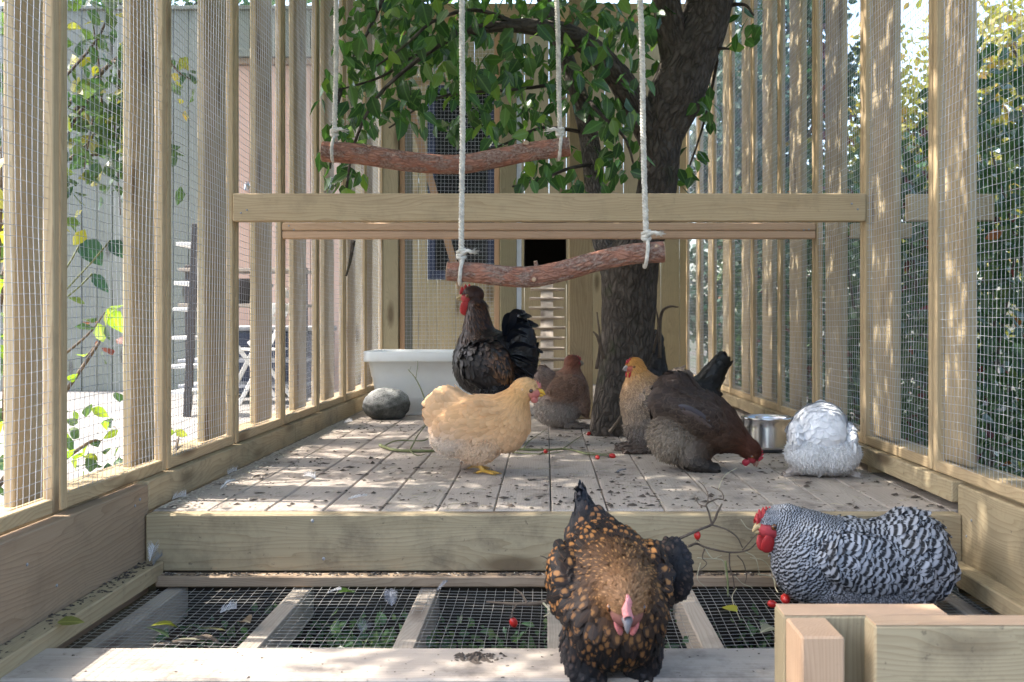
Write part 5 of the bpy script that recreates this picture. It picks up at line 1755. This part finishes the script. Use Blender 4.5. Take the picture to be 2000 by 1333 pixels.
# --- gold necked hen
gol = [E('body', (-.05, 0, .185), (.125, .092, .095), 14), E('breast', (.028, 0, .185), (.07, .08, .115), 0, flow=(-.2, 0, -1)), Cn('neck', (.018, 0, .245), .068, (.038, 0, .30), .037, flow=(-.25, 0, -1)),
       E('tail', (-.14, 0, .25), (.05, .05, .06), 0, flow=(-1, 0, .6)), E('wing', (-.03, .078, .195), (.09, .026, .055), 8, flow=(-1, 0, -.3)), E('wing', (-.03, -.078, .195), (.09, .026, .055), 8, flow=(-1, 0, -.3)),
       E('fluff', (0, 0, .09), (.082, .082, .075), 0, flow=(-.1, 0, -1)), E('foot', (.055, .04, .014), (.055, .035, .016), 0, flow=(.9, .2, -.1)), E('foot', (.04, -.045, .014), (.055, .035, .016), 0, flow=(.9, -.2, -.1))] + head_prims((.05, 0, .322), -2, 8, 1.1)
GOL = {'body': ((.16, .125, .10), (.36, .29, .22)), 'breast': ((.22, .165, .12), (.46, .34, .22)), 'neck': ((.50, .22, .045), (.68, .36, .10)), 'tail': ((.12, .09, .07), (.2, .16, .12)), 'wing': ((.14, .12, .11), (.34, .28, .22)), 'fluff': ((.17, .145, .13), (.25, .22, .20)), 'head': ((.48, .20, .04), (.58, .28, .07)),
       'face': ((.42, .09, .07), (.42, .09, .07)), 'foot': ((.10, .075, .06), (.22, .17, .14))}
p = onz(1262, 882)
bird('hen with golden orange neck and grey brown body in front of the tree trunk', 'hen', p, 200, gol, GOL, 'f_edged', dict(c=(.05, 0, .322), pitch=-2, yaw=8, s=1.1, beak=.021), (.36, .32, .30), RED,
     comb=dict(h=.013, n=4, x=(-0.006, 0.032), z=0.021), wattle=(.010, .013), seed=6, zones={'breast': (.020, .012, None, 34000, None), 'body': (.022, .014, None, 28000, None)})

# --- dark brown hen pecking
drk = [E('tail', (-.052, 0, .225), (.086, .082, .10), 0, flow=(-.8, 0, -.25)), E('body', (.03, 0, .17), (.115, .088, .092), -28, flow=(-1, 0, .35)), E('breast', (.085, 0, .125), (.072, .074, .062), -20, flow=(-.8, 0, -.1)), Cn('neck', (.095, 0, .145), .062, (.178, 0, .078), .032, k=.03),
       E('fluff', (-.06, 0, .11), (.085, .086, .085), 0, flow=(-.3, 0, -1)), E('lower', (.0, 0, .075), (.075, .075, .06), 0, flow=(-.1, 0, -1)), E('wing', (.015, .076, .195), (.095, .026, .05), -26, flow=(-1, 0, .35)), E('wing', (.015, -.076, .195), (.095, .026, .05), -26, flow=(-1, 0, .35)),
       Cn('foot', (-.01, -.05, .04), .03, (.06, -.055, .014), .018, flow=(1, 0, -.3)), Cn('foot', (-.04, .05, .04), .03, (.0, .055, .014), .018, flow=(1, 0, -.3))] + head_prims((.192, 0, .062), -62, -14, 1.1)
ZN['lower'] = ZN['body']
DRK = {'tail': ((.050, .030, .023), (.085, .055, .042)), 'body': ((.050, .031, .022), (.10, .068, .048)), 'breast': ((.075, .040, .024), (.10, .055, .034)), 'neck': ((.085, .026, .012), (.12, .040, .018)), 'fluff': ((.27, .215, .16), (.36, .29, .22)), 'lower': ((.085, .058, .042), (.12, .085, .062)),
       'wing': ((.052, .033, .025), (.11, .08, .062)), 'foot': ((.015, .012, .011), (.03, .025, .022)), 'head': ((.11, .03, .016), (.14, .045, .022)), 'face': ((.32, .03, .04), (.32, .03, .04))}
DRK = {k_: tuple(tuple(c * (.66 if k_ not in ('fluff', 'face') else 1.0) for c in q) for q in v) for k_, v in DRK.items()}
p = onz(1352, 918)
t_dark = bird('dark brown hen bending down to peck beside the steel bowl', 'hen', p, -8, drk, DRK, 'f_edged', dict(c=(.192, 0, .062), pitch=-62, yaw=-14, s=1.1, beak=.02), (.30, .17, .12), (.40, .03, .05),
     comb=dict(h=.015, n=5, x=(-0.010, 0.034), z=0.021), wattle=(.010, .013), seed=7,
     tails=[((.055, -.103, .172), (.005, -.108, .205), (-.045, -.102, .222), .020, (.055, .050, .060), (0, -.25, 1)), ((.06, -.100, .152), (.01, -.106, .185), (-.035, -.10, .205), .02, (.07, .05, .045), (0, -.25, 1))])

# --- black hen behind, tail up
blk = [E('body', (.03, 0, .14), (.12, .085, .088), -10), Cn('tail', (-.035, 0, .185), .068, (-.105, 0, .292), .040, flow=(-.5, 0, 1), fl=.8), Cn('neck', (.12, 0, .13), .055, (.19, 0, .06), .03), E('fluff', (-.03, 0, .10), (.085, .08, .08), 0, flow=(-.3, 0, -1)),
       E('lower', (.02, 0, .05), (.07, .07, .05), 0, flow=(0, 0, -1))] + head_prims((.20, 0, .045), -60)
BLK = {'body': ((.013, .012, .012), (.026, .024, .023)), 'tail': ((.012, .012, .013), (.03, .028, .028)), 'neck': ((.012, .011, .011), (.02, .02, .02)), 'fluff': ((.02, .017, .016), (.03, .028, .026)), 'lower': ((.012, .011, .011), (.02, .02, .02)), 'head': ((.02, .012, .011), (.03, .02, .02)), 'face': ((.3, .03, .04), (.3, .03, .04))}
bird('black hen with raised tail behind the dark brown hen', 'hen', ((1362 - 1067) / F * 4.7, 4.7, 0), 178, blk, BLK, 'f_gloss', dict(c=(.20, 0, .045), pitch=-60), (.2, .15, .12), RED, comb=dict(h=.012, n=5), wattle=(.009, .01), seed=8, zones={'tail': (.06, .026, .06, 10000, None)})
blk2 = [E('body', (.06, 0, .20), (.11, .08, .09), 10), Cn('tail', (-.015, 0, .25), .05, (-.012, 0, .42), .030, flow=(-.3, 0, -1), fl=.8), E('fluff', (.04, 0, .11), (.09, .08, .08), 0, flow=(-.2, 0, -1)), E('lower', (.05, 0, .05), (.07, .07, .05), 0, flow=(0, 0, -1)),
        Cn('neck', (.13, 0, .24), .05, (.16, 0, .32), .03)] + head_prims((.17, 0, .34), 0)
bird('bluish black hen half hidden behind the tree trunk', 'hen', ((1277 - 1067) / F * 5.0, 5.0, 0), 182, blk2, BLK, 'f_gloss', dict(c=(.17, 0, .34)), (.2, .15, .12), RED, comb=dict(h=.012, n=5), wattle=(.009, .01), seed=9)

# --- white hen from behind
wht = [E('tail', (-.025, 0, .170), (.072, .070, .064), 0, flow=(-1, 0, -.55)), E('body', (.04, 0, .135), (.11, .092, .085), -18, flow=(-1, 0, .1)), E('fluff2', (-.035, .036, .074), (.072, .080, .060), 0, flow=(-.5, 0, -1), k=.012), E('fluff2', (-.035, -.036, .074), (.072, .080, .060), 0, flow=(-.5, 0, -1), k=.012),
       E('wing', (-.01, .082, .128), (.082, .022, .042), 4, flow=(-1, 0, -.6), k=.006), E('wing', (-.01, -.082, .128), (.082, .022, .042), 4, flow=(-1, 0, -.6), k=.006), E('tail', (-.070, .0, .145), (.038, .066, .046), 0, flow=(-.6, 0, -1), k=.01),
       Cn('neck', (.12, 0, .11), .058, (.19, 0, .055), .03), Cn('foot', (.0, .065, .02), .020, (-.03, .105, .010), .010, flow=(-.4, .8, -.2)), Cn('foot', (.0, -.065, .02), .020, (-.03, -.10, .010), .010, flow=(-.4, -.8, -.2)), E('foot', (-.015, .0, .022), (.05, .07, .018), 0, flow=(-1, 0, -.5))] + head_prims((.20, 0, .045), -60)
WHT = {'tail': ((.80, .81, .84), (.86, .87, .89)), 'body': ((.80, .81, .84), (.86, .87, .89)), 'fluff2': ((.76, .75, .74), (.82, .82, .82)), 'wing': ((.80, .81, .84), (.86, .87, .89)), 'neck': ((.8, .8, .82), (.86, .86, .88)), 'head': ((.8, .8, .82), (.86, .86, .88)), 'face': (RED, RED), 'foot': ((.34, .27, .22), (.5, .42, .36))}
p = onz(1607, 930)
bird('white hen seen from behind, bending down beside the steel bowl', 'hen', (p[0], p[1] + .02, 0), 84, wht, WHT, 'f_soft', dict(c=(.20, 0, .045), pitch=-60), (.6, .45, .2), RED, comb=dict(h=.012, n=5), wattle=(.009, .01), seed=10, jit=.03,
     zones={'tail': (.034, .030, .20, 13000, None), 'body': (.034, .028, .18, 13000, None), 'wing': (.042, .024, .09, 15000, None), 'fluff2': (.013, .0028, .50, 130000, 'fluff')})

# ================================================================== SMALL THINGS ON THE FLOOR
random.seed(21)


def flakes(name, P, size, mat, thick=0.35, seed=0, kind='stuff'):
    """small lumpy crumbs: squashed, irregular octahedra-like chips"""
    g = np.random.default_rng(seed)
    n = len(P)
    a = np.linspace(0, 2 * math.pi, 6, endpoint=False)
    T = np.vstack([np.c_[np.cos(a), np.sin(a), 0 * a + 0.12], [[0, 0, 0.9]], [[0, 0, -0.05]]])
    tri = np.array([(i, (i + 1) % 6, 6) for i in range(6)] + [((i + 1) % 6, i, 7) for i in range(6)])
    V = T[None] * (1 + 0.35 * g.standard_normal((n, 8, 1)))
    V[..., 0] *= (0.6 + 1.2 * g.random((n, 1))); V[..., 2] *= thick * (0.5 + g.random((n, 1)))
    V[..., 2] = np.maximum(V[..., 2], -0.02)
    th = g.random(n) * 6.28
    c, s = np.cos(th), np.sin(th)
    X = V[..., 0] * c[:, None] - V[..., 1] * s[:, None]; Y = V[..., 0] * s[:, None] + V[..., 1] * c[:, None]
    W = np.stack([X, Y, V[..., 2]], -1) * size[:, None, None] + P[:, None]
    t = (tri[None] + (np.arange(n) * 8)[:, None, None]).reshape(-1, 3)
    return tag(MB().add(W.reshape(-1, 3), None, t).obj(name, mat, smooth=False), kind=kind)


M['crumb'] = plain('droppings_and_bark_crumbs', (0.075, 0.058, 0.045), 0.95, var=0.5, scale=40)
M['shaving'] = plain('pale_wood_shavings', (0.52, 0.46, 0.38), 0.9, var=0.25, scale=80)
M['down'] = plain('white_down', (0.72, 0.72, 0.74), 0.9, var=0.08, scale=60)
M['down_g'] = plain('grey_down', (0.20, 0.21, 0.24), 0.9, var=0.3, scale=60)

n = 4600
P = np.c_[RNG.uniform(-1.0, 1.05, n), 2.62 + 4.6 * RNG.random(n) ** 1.5, np.full(n, 0.0012)]
keep = (np.sin(P[:, 0] * 4 + 1) * np.sin(P[:, 1] * 5) + RNG.standard_normal(n) * 0.7) > -0.25
P = P[keep]
sz = np.exp(RNG.normal(math.log(0.0032), 0.55, len(P)))
flakes('floor_crumbs', P, np.minimum(sz, 0.011), M['crumb'], 0.55, 1)
n = 1500
P = np.c_[-1.02 + RNG.exponential(0.035, n), RNG.uniform(2.62, 5.0, n), np.full(n, 0.0012)]
flakes('floor_shavings', P, RNG.uniform(0.0015, 0.005, n), M['shaving'], 0.5, 2)
n = 260
P = np.c_[RNG.uniform(-0.98, 1.03, n), 2.62 + 3.2 * RNG.random(n) ** 1.4, np.full(n, 0.0015)]
mb = MB()
for q in P:
    a = random.uniform(0, 6.28); L = random.uniform(.012, .045)
    d = np.array([math.cos(a), math.sin(a), 0]) * L
    mb.add(*tube(spline([q, q + d * .5 + [random.gauss(0, .003), random.gauss(0, .003), .002], q + d], 5), 0.0007, 3))
tag(mb.obj('floor_straws', M['twig_p'], None), kind='stuff')
n = 1100
P = np.c_[RNG.uniform(-1.0, 1.05, n), 2.62 + 3 * RNG.random(n) ** 1.5, np.full(n, 0.0012)]
flakes('floor_specks', P, RNG.uniform(0.001, 0.0026, n), M['shaving'], 0.4, 3)
n = 420
P = np.c_[RNG.uniform(-0.98, 1.0, n), RNG.uniform(2.520, 2.552, n), np.full(n, -0.1505)]
flakes('batten_crumbs', P, RNG.uniform(0.002, 0.006, n), M['crumb'], 0.7, 4)
P2 = np.c_[RNG.uniform(-0.98, 1.0, 260), RNG.uniform(2.520, 2.552, 260), np.full(260, -0.1505)]
flakes('batten_shavings', P2, RNG.uniform(0.001, 0.003, 260), M['shaving'], 0.6, 5)
n = 160
P = np.c_[RNG.uniform(-1.028, -0.985, n), 1.5 + 1.03 * RNG.random(n) ** 0.5, np.full(n, -0.1195)]
flakes('rail_crumbs', P, RNG.uniform(0.0015, 0.005, n), M['crumb'], 0.6, 6)
n = 90
P = np.c_[RNG.uniform(-1.0, 0.9, n), RNG.uniform(1.79, 1.955, n), np.full(n, -0.1495)]
flakes('plank_crumbs', P, RNG.uniform(0.001, 0.003, n), M['crumb'], 0.6, 7)
c = onz(928, 1285, -0.15)
P = np.array(c) + np.c_[RNG.normal(0, .022, 70), RNG.normal(0, .014, 70), np.zeros(70)]; P[:, 2] = -0.1495
flakes('mud_patch', P, RNG.uniform(0.002, 0.007, 70), M['crumb'], 0.7, 8)
# left outdoor sill and patio scraps
n = 220
P = np.c_[RNG.uniform(-4.5, -1.4, n), RNG.uniform(2.0, 6.5, n), np.full(n, -0.149)]
flakes('patio_scraps', P, RNG.uniform(0.004, 0.018, n), M['crumb'], 0.4, 9)


def down_feather(p, L, ang, label, mat='down', tilt=0.15, fluffy=False, rise=0.0):
    t = thing('loose_feather', label, 'feather', p, 0, 'loose feathers on the floor')
    L *= 0.72
    g = np.random.default_rng(int(abs(p[0]) * 1e4) + 3)
    mb = MB()
    d = np.array([math.cos(ang), math.sin(ang), tilt]); s = np.array([-math.sin(ang), math.cos(ang), 0.0])
    nb = 60
    sp = spline([(0, 0, 0.001), tuple(d * L * .5 + [0, 0, 0.004 + rise]), tuple(d * L + [0, 0, 0.002 + rise])], nb)
    mb.add(*tube(sp, np.linspace(0.0007, 0.0002, nb), 4))
    for i in range(nb):
        u = i / nb
        wl = L * (0.26 if not fluffy else 0.42) * math.sin(math.pi * min(1, 0.12 + u * 0.93)) ** 0.6
        for sg in (-1, 1):
            e = sp[i] + s * sg * wl * g.uniform(.8, 1.1) + d * wl * g.uniform(.4, .9) + [0, 0, g.uniform(0, .006) * (3 if fluffy else 1)]
            w_ = d * L * (0.012 if not fluffy else 0.006)
            m = (sp[i] + e) / 2 + [0, 0, 0.002]
            mb.add([sp[i] - w_, sp[i] + w_, m + w_, m - w_, e + w_ * .3, e - w_ * .3], [(0, 1, 2, 3), (3, 2, 4, 5)])
    mb.obj('vane', M[mat], t)
    return t


fs = [((1205, 300), None)]
down_feather(onz(322, 978) + Vector((0.02, 0, .002)), .05, 0.4, 'white downy feather in the front left corner of the deck', fluffy=True)
down_feather(onz(445, 928) + Vector((0, 0, .002)), .05, 1.0, 'white fluffy feather on the left edge of the deck, nearest the sunlit patch', fluffy=True)
down_feather(onz(430, 958) + Vector((0, 0, .002)), .07, 0.9, 'white upright feather in the sunlit patch of the deck', rise=.01)
down_feather(onz(617, 938) + Vector((0, 0, .002)), .06, 2.7, 'white feather lying across the front deck planks, left of the buff hen', fluffy=True)
down_feather(onz(680, 978) + Vector((0, 0, .002)), .07, 0.15, 'long white curved feather near the front edge of the deck')
down_feather(onz(672, 828) + Vector((0, 0, .002)), .055, 0.2, 'white feather near the boulder', fluffy=True)
down_feather(onz(1205, 925) + Vector((0, 0, .002)), .05, 0.5, 'small grey feather on the deck before the gold necked hen', 'down_g')
down_feather(Vector((-0.985, 2.50, -0.12)), .045, 1.2, 'grey feather in the corner where the left rail meets the step', 'down_g', 0.5, True)
down_feather(Vector((-1.005, 2.53, -0.118)), .05, 1.5, 'white tuft standing in the corner of the step and the left skirting plank', 'down', 1.2, True)
down_feather(onz(430, 1198, -0.176), .05, 0.3, 'fluffy white feather on the wire floor, over the leftmost bay', fluffy=True)
down_feather(onz(640, 1160, -0.176), .055, -0.4, 'bluish white feather against the rear batten of the wire floor', tilt=.3)
down_feather(onz(705, 1240, -0.176), .06, 1.4, 'grey feather on the wire floor, over the second bay', 'down_g', fluffy=True)
down_feather(onz(765, 1185, -0.172), .09, 1.8, 'long dark feather leaning on the rear batten', 'down_g', 0.3)
down_feather(onz(855, 1155, -0.172), .04, 0.7, 'small dark feather near the middle of the rear batten', 'down_g', 0.6)


# twigs --------------------------------------------------------------
def twig(label, stems, mat, name='rose_twig'):
    b = Vector(stems[0][0][0])
    t = thing(name, label, 'twig', b)
    mb = MB()
    mb.add(*tube(spline([np.array(p) for p in stems[0][0]], 40) - np.array(b), np.interp(np.linspace(0, 1, 40), np.linspace(0, 1, len(stems[0][1])), stems[0][1]), 7, rough=.06))
    mb.obj('stem', mat, t)
    for s in stems[1:]:
        mb = MB()
        mb.add(*tube(spline([np.array(p) for p in s[0]], 24) - np.array(b), np.interp(np.linspace(0, 1, 24), np.linspace(0, 1, len(s[1])), s[1]), 6, rough=.08))
        mb.obj('side_twig', s[2] if len(s) > 2 else mat, t)
    return t


def hip(p, label, r=0.008, tilt=0.0):
    t = thing('rose_hip', label, 'berry', p, random.uniform(0, 6), 'red rose hips')
    V, Q = lathe([(0.0005, -1.35), (.45, -1.25), (.85, -.7), (1, 0), (.85, .7), (.5, 1.15), (.25, 1.3), (.0005, 1.3)], 14)
    V = V * r
    a = tilt
    V = V @ np.array([[math.cos(a), 0, -math.sin(a)], [0, 1, 0], [math.sin(a), 0, math.cos(a)]])
    MB().add(V, Q).obj('fruit', M['hip'], t)
    mb = MB()
    for k in range(5):
        th = k * 1.256
        q = np.array([[0, 0, 1.25], [.3 * math.cos(th), .3 * math.sin(th), 1.5], [.7 * math.cos(th), .7 * math.sin(th), 1.9]]) * r
        q = q @ np.array([[math.cos(a), 0, -math.sin(a)], [0, 1, 0], [math.sin(a), 0, math.cos(a)]])
        mb.add(*tube(q, [.0013, .001, .0004], 4))
    mb.obj('sepals', M['twig_b'], t)


def g_(px, py, z=0.006):
    v = onz(px, py); return (v[0], v[1], z)
r1 = [([g_(742, 876, .012), g_(775, 883), g_(850, 884), g_(960, 880), g_(1060, 882), g_(1110, 881), g_(1150, 891), g_(1200, 893)], [.0065, .0060, .0052, .0042, .003, .002]),
      ([g_(802, 880), g_(818, 862, .03), g_(838, 850, .05), g_(858, 856, .04)], [.0035, .0025, .0015]),
      ([g_(745, 877), g_(775, 871, .02), g_(830, 870, .02), g_(850, 858, .04)], [.003, .0025, .0015]),
      ([g_(1022, 880), g_(1035, 868, .015), g_(1068, 852, .03)], [.0028, .002, .001]),
      ([g_(1098, 881), g_(1120, 868, .012), g_(1146, 850, .012)], [.0026, .002, .001]),
      ([g_(985, 880), g_(1010, 888), g_(1060, 890), g_(1100, 886)], [.0028, .002, .0012]),
      ([g_(1110, 881), g_(1140, 886), g_(1180, 890), g_(1195, 888)], [.0022, .0016, .001]),
      ([g_(800, 884), g_(815, 893), g_(835, 890)], [.0022, .0016, .001])]
twig('long green rose twig lying on the deck behind the feet of the buff hen', r1, M['twig_g'])
hip(Vector(g_(1150, 851, .008)), 'red rose hip beside the foot of the tree trunk', .0085, 1.3)
hip(Vector(g_(1066, 886, .008)), 'red rose hip in the middle of the green rose twig', .0085, 1.2)
hip(Vector(g_(1167, 898, .008)), 'dull red rose hip at the end of the green rose twig', .008, 1.4)
hip(Vector(g_(1196, 895, .008)), 'bright red rose hip on the deck, before the gold necked hen', .0095, 1.3)

# sprig by the tub
def a_(px, py, Y): return tuple(at(px, py, Y))
twig('thin green sprig leaning on the white tub', [([a_(838, 812, 5.0), a_(826, 770, 5.05), a_(812, 740, 5.1), a_(797, 722, 5.15)], [.004, .003, .0016]),
     ([a_(812, 742, 5.1), a_(815, 720, 5.12), a_(816, 705, 5.14)], [.002, .0012]), ([a_(800, 724, 5.14), a_(803, 716, 5.15)], [.001, .0008]), ([a_(826, 770, 5.05), a_(820, 755, 5.0)], [.0015, .0008])], M['twig_g'])

# tangle hanging over the step
Yt = 2.48
def b_(px, py, Y=Yt): return tuple(at(px, py, Y))
st = [([b_(1328, 1052, 2.42), b_(1365, 1035, 2.44), b_(1390, 1024), b_(1402, 1000), b_(1410, 985, 2.5)], [.0055, .0048, .0042, .003]),
      ([b_(1390, 1024), b_(1384, 1000), b_(1380, 985), b_(1400, 975, 2.52), b_(1413, 975, 2.55), b_(1408, 960, 2.58), b_(1390, 951, 2.6)], [.0036, .003, .0025, .0016]),
      ([b_(1380, 990), b_(1365, 985, 2.5), b_(1357, 970, 2.55)], [.0024, .0014]),
      ([b_(1381, 985), b_(1383, 968, 2.55), b_(1375, 950, 2.6), b_(1364, 940, 2.62)], [.0024, .0018, .001]),
      ([b_(1402, 958, 2.6), b_(1415, 930, 2.63), b_(1440, 914, 2.66)], [.0018, .0012, .0009], M['twig_p']),
      ([b_(1392, 1026), b_(1420, 1035), b_(1440, 1050), b_(1450, 1070)], [.0036, .003, .0022]),
      ([b_(1345, 1068, 2.42), b_(1360, 1062), b_(1380, 1070), b_(1425, 1079), b_(1460, 1075), b_(1478, 1060)], [.0045, .0042, .0036, .002]),
      ([b_(1478, 1060), b_(1500, 1062, 2.46)], [.002, .0012]), ([b_(1450, 1075), b_(1470, 1052), b_(1482, 1040)], [.0026, .0014]),
      ([b_(1375, 1068), b_(1390, 1090), b_(1412, 1096), b_(1418, 1130, 2.5)], [.0026, .002, .0014], M['twig_p']),
      ([b_(1425, 1079), b_(1425, 1105), b_(1432, 1130), b_(1436, 1165)], [.003, .0024, .0018]),
      ([b_(1440, 1085), b_(1452, 1100), b_(1458, 1125), b_(1455, 1140)], [.0024, .0018, .0012]),
      ([b_(1455, 1078), b_(1475, 1090), b_(1482, 1115), b_(1485, 1128)], [.0022, .0016, .001], M['twig_p']),
      ([b_(1465, 1090), b_(1490, 1095), b_(1505, 1112), b_(1515, 1140, 2.45)], [.002, .0016, .001], M['twig_p']),
      ([b_(1376, 1072), b_(1372, 1090), b_(1380, 1102), b_(1360, 1120)], [.003, .002, .0012]),
      ([b_(1362, 1090), b_(1390, 1092), b_(1410, 1085)], [.002, .0012], M['twig_p']), ([b_(1368, 1100), b_(1362, 1130), b_(1378, 1148)], [.002, .0014, .001], M['twig_p']),
      ([b_(1480, 1122), b_(1508, 1128), b_(1515, 1150, 2.45), b_(1520, 1158, 2.44)], [.0026, .002, .0014], M['twig_p']),
      ([b_(1447, 1015), b_(1460, 1032), b_(1478, 1037)], [.0014, .0018, .0012], M['twig_p']), ([b_(1417, 1096, 2.46), b_(1421, 1130, 2.46), b_(1422, 1165, 2.46)], [.0035, .0032, .003], M['twig_g']),
      ([b_(1435, 1125), b_(1450, 1140), b_(1470, 1148)], [.0016, .001], M['twig_p']), ([b_(1438, 1150), b_(1430, 1170, 2.4), b_(1445, 1210, 2.3)], [.002, .0014], M['twig_p'])]
st = [(q[0], [v * 0.72 for v in q[1]]) + tuple(q[2:]) for q in st]
twig('tangled bare rose twig against the step between gold spotted and barred hens', st, M['twig_b'])
hip(Vector(b_(1362, 1046, 2.44)), 'red rose hip hanging on the tangled twig before the step', .0085, 3.1)
hip(Vector(onz(1534, 1170, -0.168)), 'bright red rose hip beside the breast of the barred hen', .0115, 1.4)
hip(Vector(onz(1508, 1180, -0.170)), 'dull red rose hip on the wire left of the barred hen', .009, 1.3)
hip(Vector(onz(1003, 1216, -0.170)), 'red rose hip on the wire left of the gold spotted hen', .009, 0.4)
twig('dark twig lying on the wire left of the gold spotted hen', [([b_(1095, 1168, 2.25), b_(1055, 1178, 2.25), b_(1010, 1180, 2.26), b_(950, 1176, 2.3)], [.006, .005, .004, .002]),
     ([b_(1030, 1180, 2.25), b_(1020, 1162, 2.28), b_(1005, 1150, 2.3)], [.003, .0016]), ([b_(1010, 1180, 2.26), b_(1000, 1198, 2.24), b_(1004, 1212, 2.22)], [.0025, .0012]),
     ([b_(1060, 1177, 2.25), b_(1075, 1195, 2.2), b_(1062, 1205, 2.2)], [.0025, .0012], M['twig_p'])], M['twig_b'])
twig('short dark twig in the leftmost bay under the wire', [([tuple(onz(300, 1262, -0.188)), tuple(onz(365, 1252, -0.186)), tuple(onz(405, 1245, -0.186)), tuple(onz(425, 1254, -0.188))], [.004, .006, .006, .004])], M['twig_b'])
twig('little bare sprig with two leaves left of the gold spotted hen', [([b_(1096, 1105, 2.5), b_(1080, 1102, 2.5), b_(1066, 1090, 2.5), b_(1055, 1086, 2.5)], [.0028, .002, .001]), ([b_(1078, 1102, 2.5), b_(1082, 1070, 2.5), b_(1088, 1055, 2.5)], [.0014, .001], M['twig_g'])], M['twig_b'])

# green weeds under the wire
n = 14000
P = np.c_[RNG.uniform(-1.0, 1.05, n), RNG.uniform(1.6, 2.53, n), np.zeros(n)]
bay = np.floor((P[:, 0] + 0.617) / 0.321).astype(int)
ampb = {-2: .35, -1: .35, 0: 1.0, 1: .9, 2: .8, 3: .5, 4: .6, 5: .4}
am = np.array([ampb.get(b, .5) for b in bay])
cl = (np.sin(P[:, 0] * 13) + np.sin(P[:, 1] * 17 + P[:, 0] * 5) + RNG.standard_normal(n) * .7)
k_ = (cl > -0.4) & (RNG.random(n) < am)
P = P[k_]; n = len(P)
P[:, 2] = -0.335 + RNG.random(n) ** 1.6 * 0.10
tag(link('weeds', leaves_mesh('weeds', P, rdir(n, -0.5), rdir(n, -0.8), RNG.uniform(0.012, 0.034, n), M['leafdark']), None), kind='stuff')
for k, (px, py, mt, lb) in enumerate(((390, 1250, 'leafdry', 'pale curled leaf under the wire in the leftmost bay, left one'), (470, 1215, 'leafdry', 'pale round leaf under the wire in the leftmost bay, nearest the joist'), (345, 1225, 'leafhazel', 'dark green leaf in the leftmost bay'),
                                      (330, 1245, 'leafhazel', 'dark green leaf by the left rail under the wire'), (690, 1158, 'leafhazel', 'green leaf by the rear batten in the second bay'), (440, 1232, 'leafdry', 'pale leaf in the middle of the leftmost bay'),
                                      (405, 1140, 'leafhazel', 'grey green leaf near the back of the leftmost bay'), (1440, 1195, 'leafhazel', 'dull leaf under the tangled twig'), (1510, 1225, 'leafdry', 'grey leaf beside the near timber frame'))):
    p = onz(px, py, -0.174)
    t = thing('fallen_leaf', lb, 'leaf', p, 0, 'leaves lying about the wire floor')
    leaf_obj(p, (random.gauss(0, 1), random.gauss(0, .5), random.uniform(0, .25)), (random.gauss(0, .3), random.gauss(0, .3), 1), random.uniform(.045, .06), M[mt], t, 'blade')
p = onz(112, 1222, -0.119)
t = thing('fallen_leaf', 'curled yellow green leaf lying on the left side rail', 'leaf', p, 0, 'leaves lying about the wire floor')
leaf_obj(p + Vector((0, 0, .006)), (1, .2, .05), (0, -.4, 1), .05, M['leafyellow'], t, 'blade')
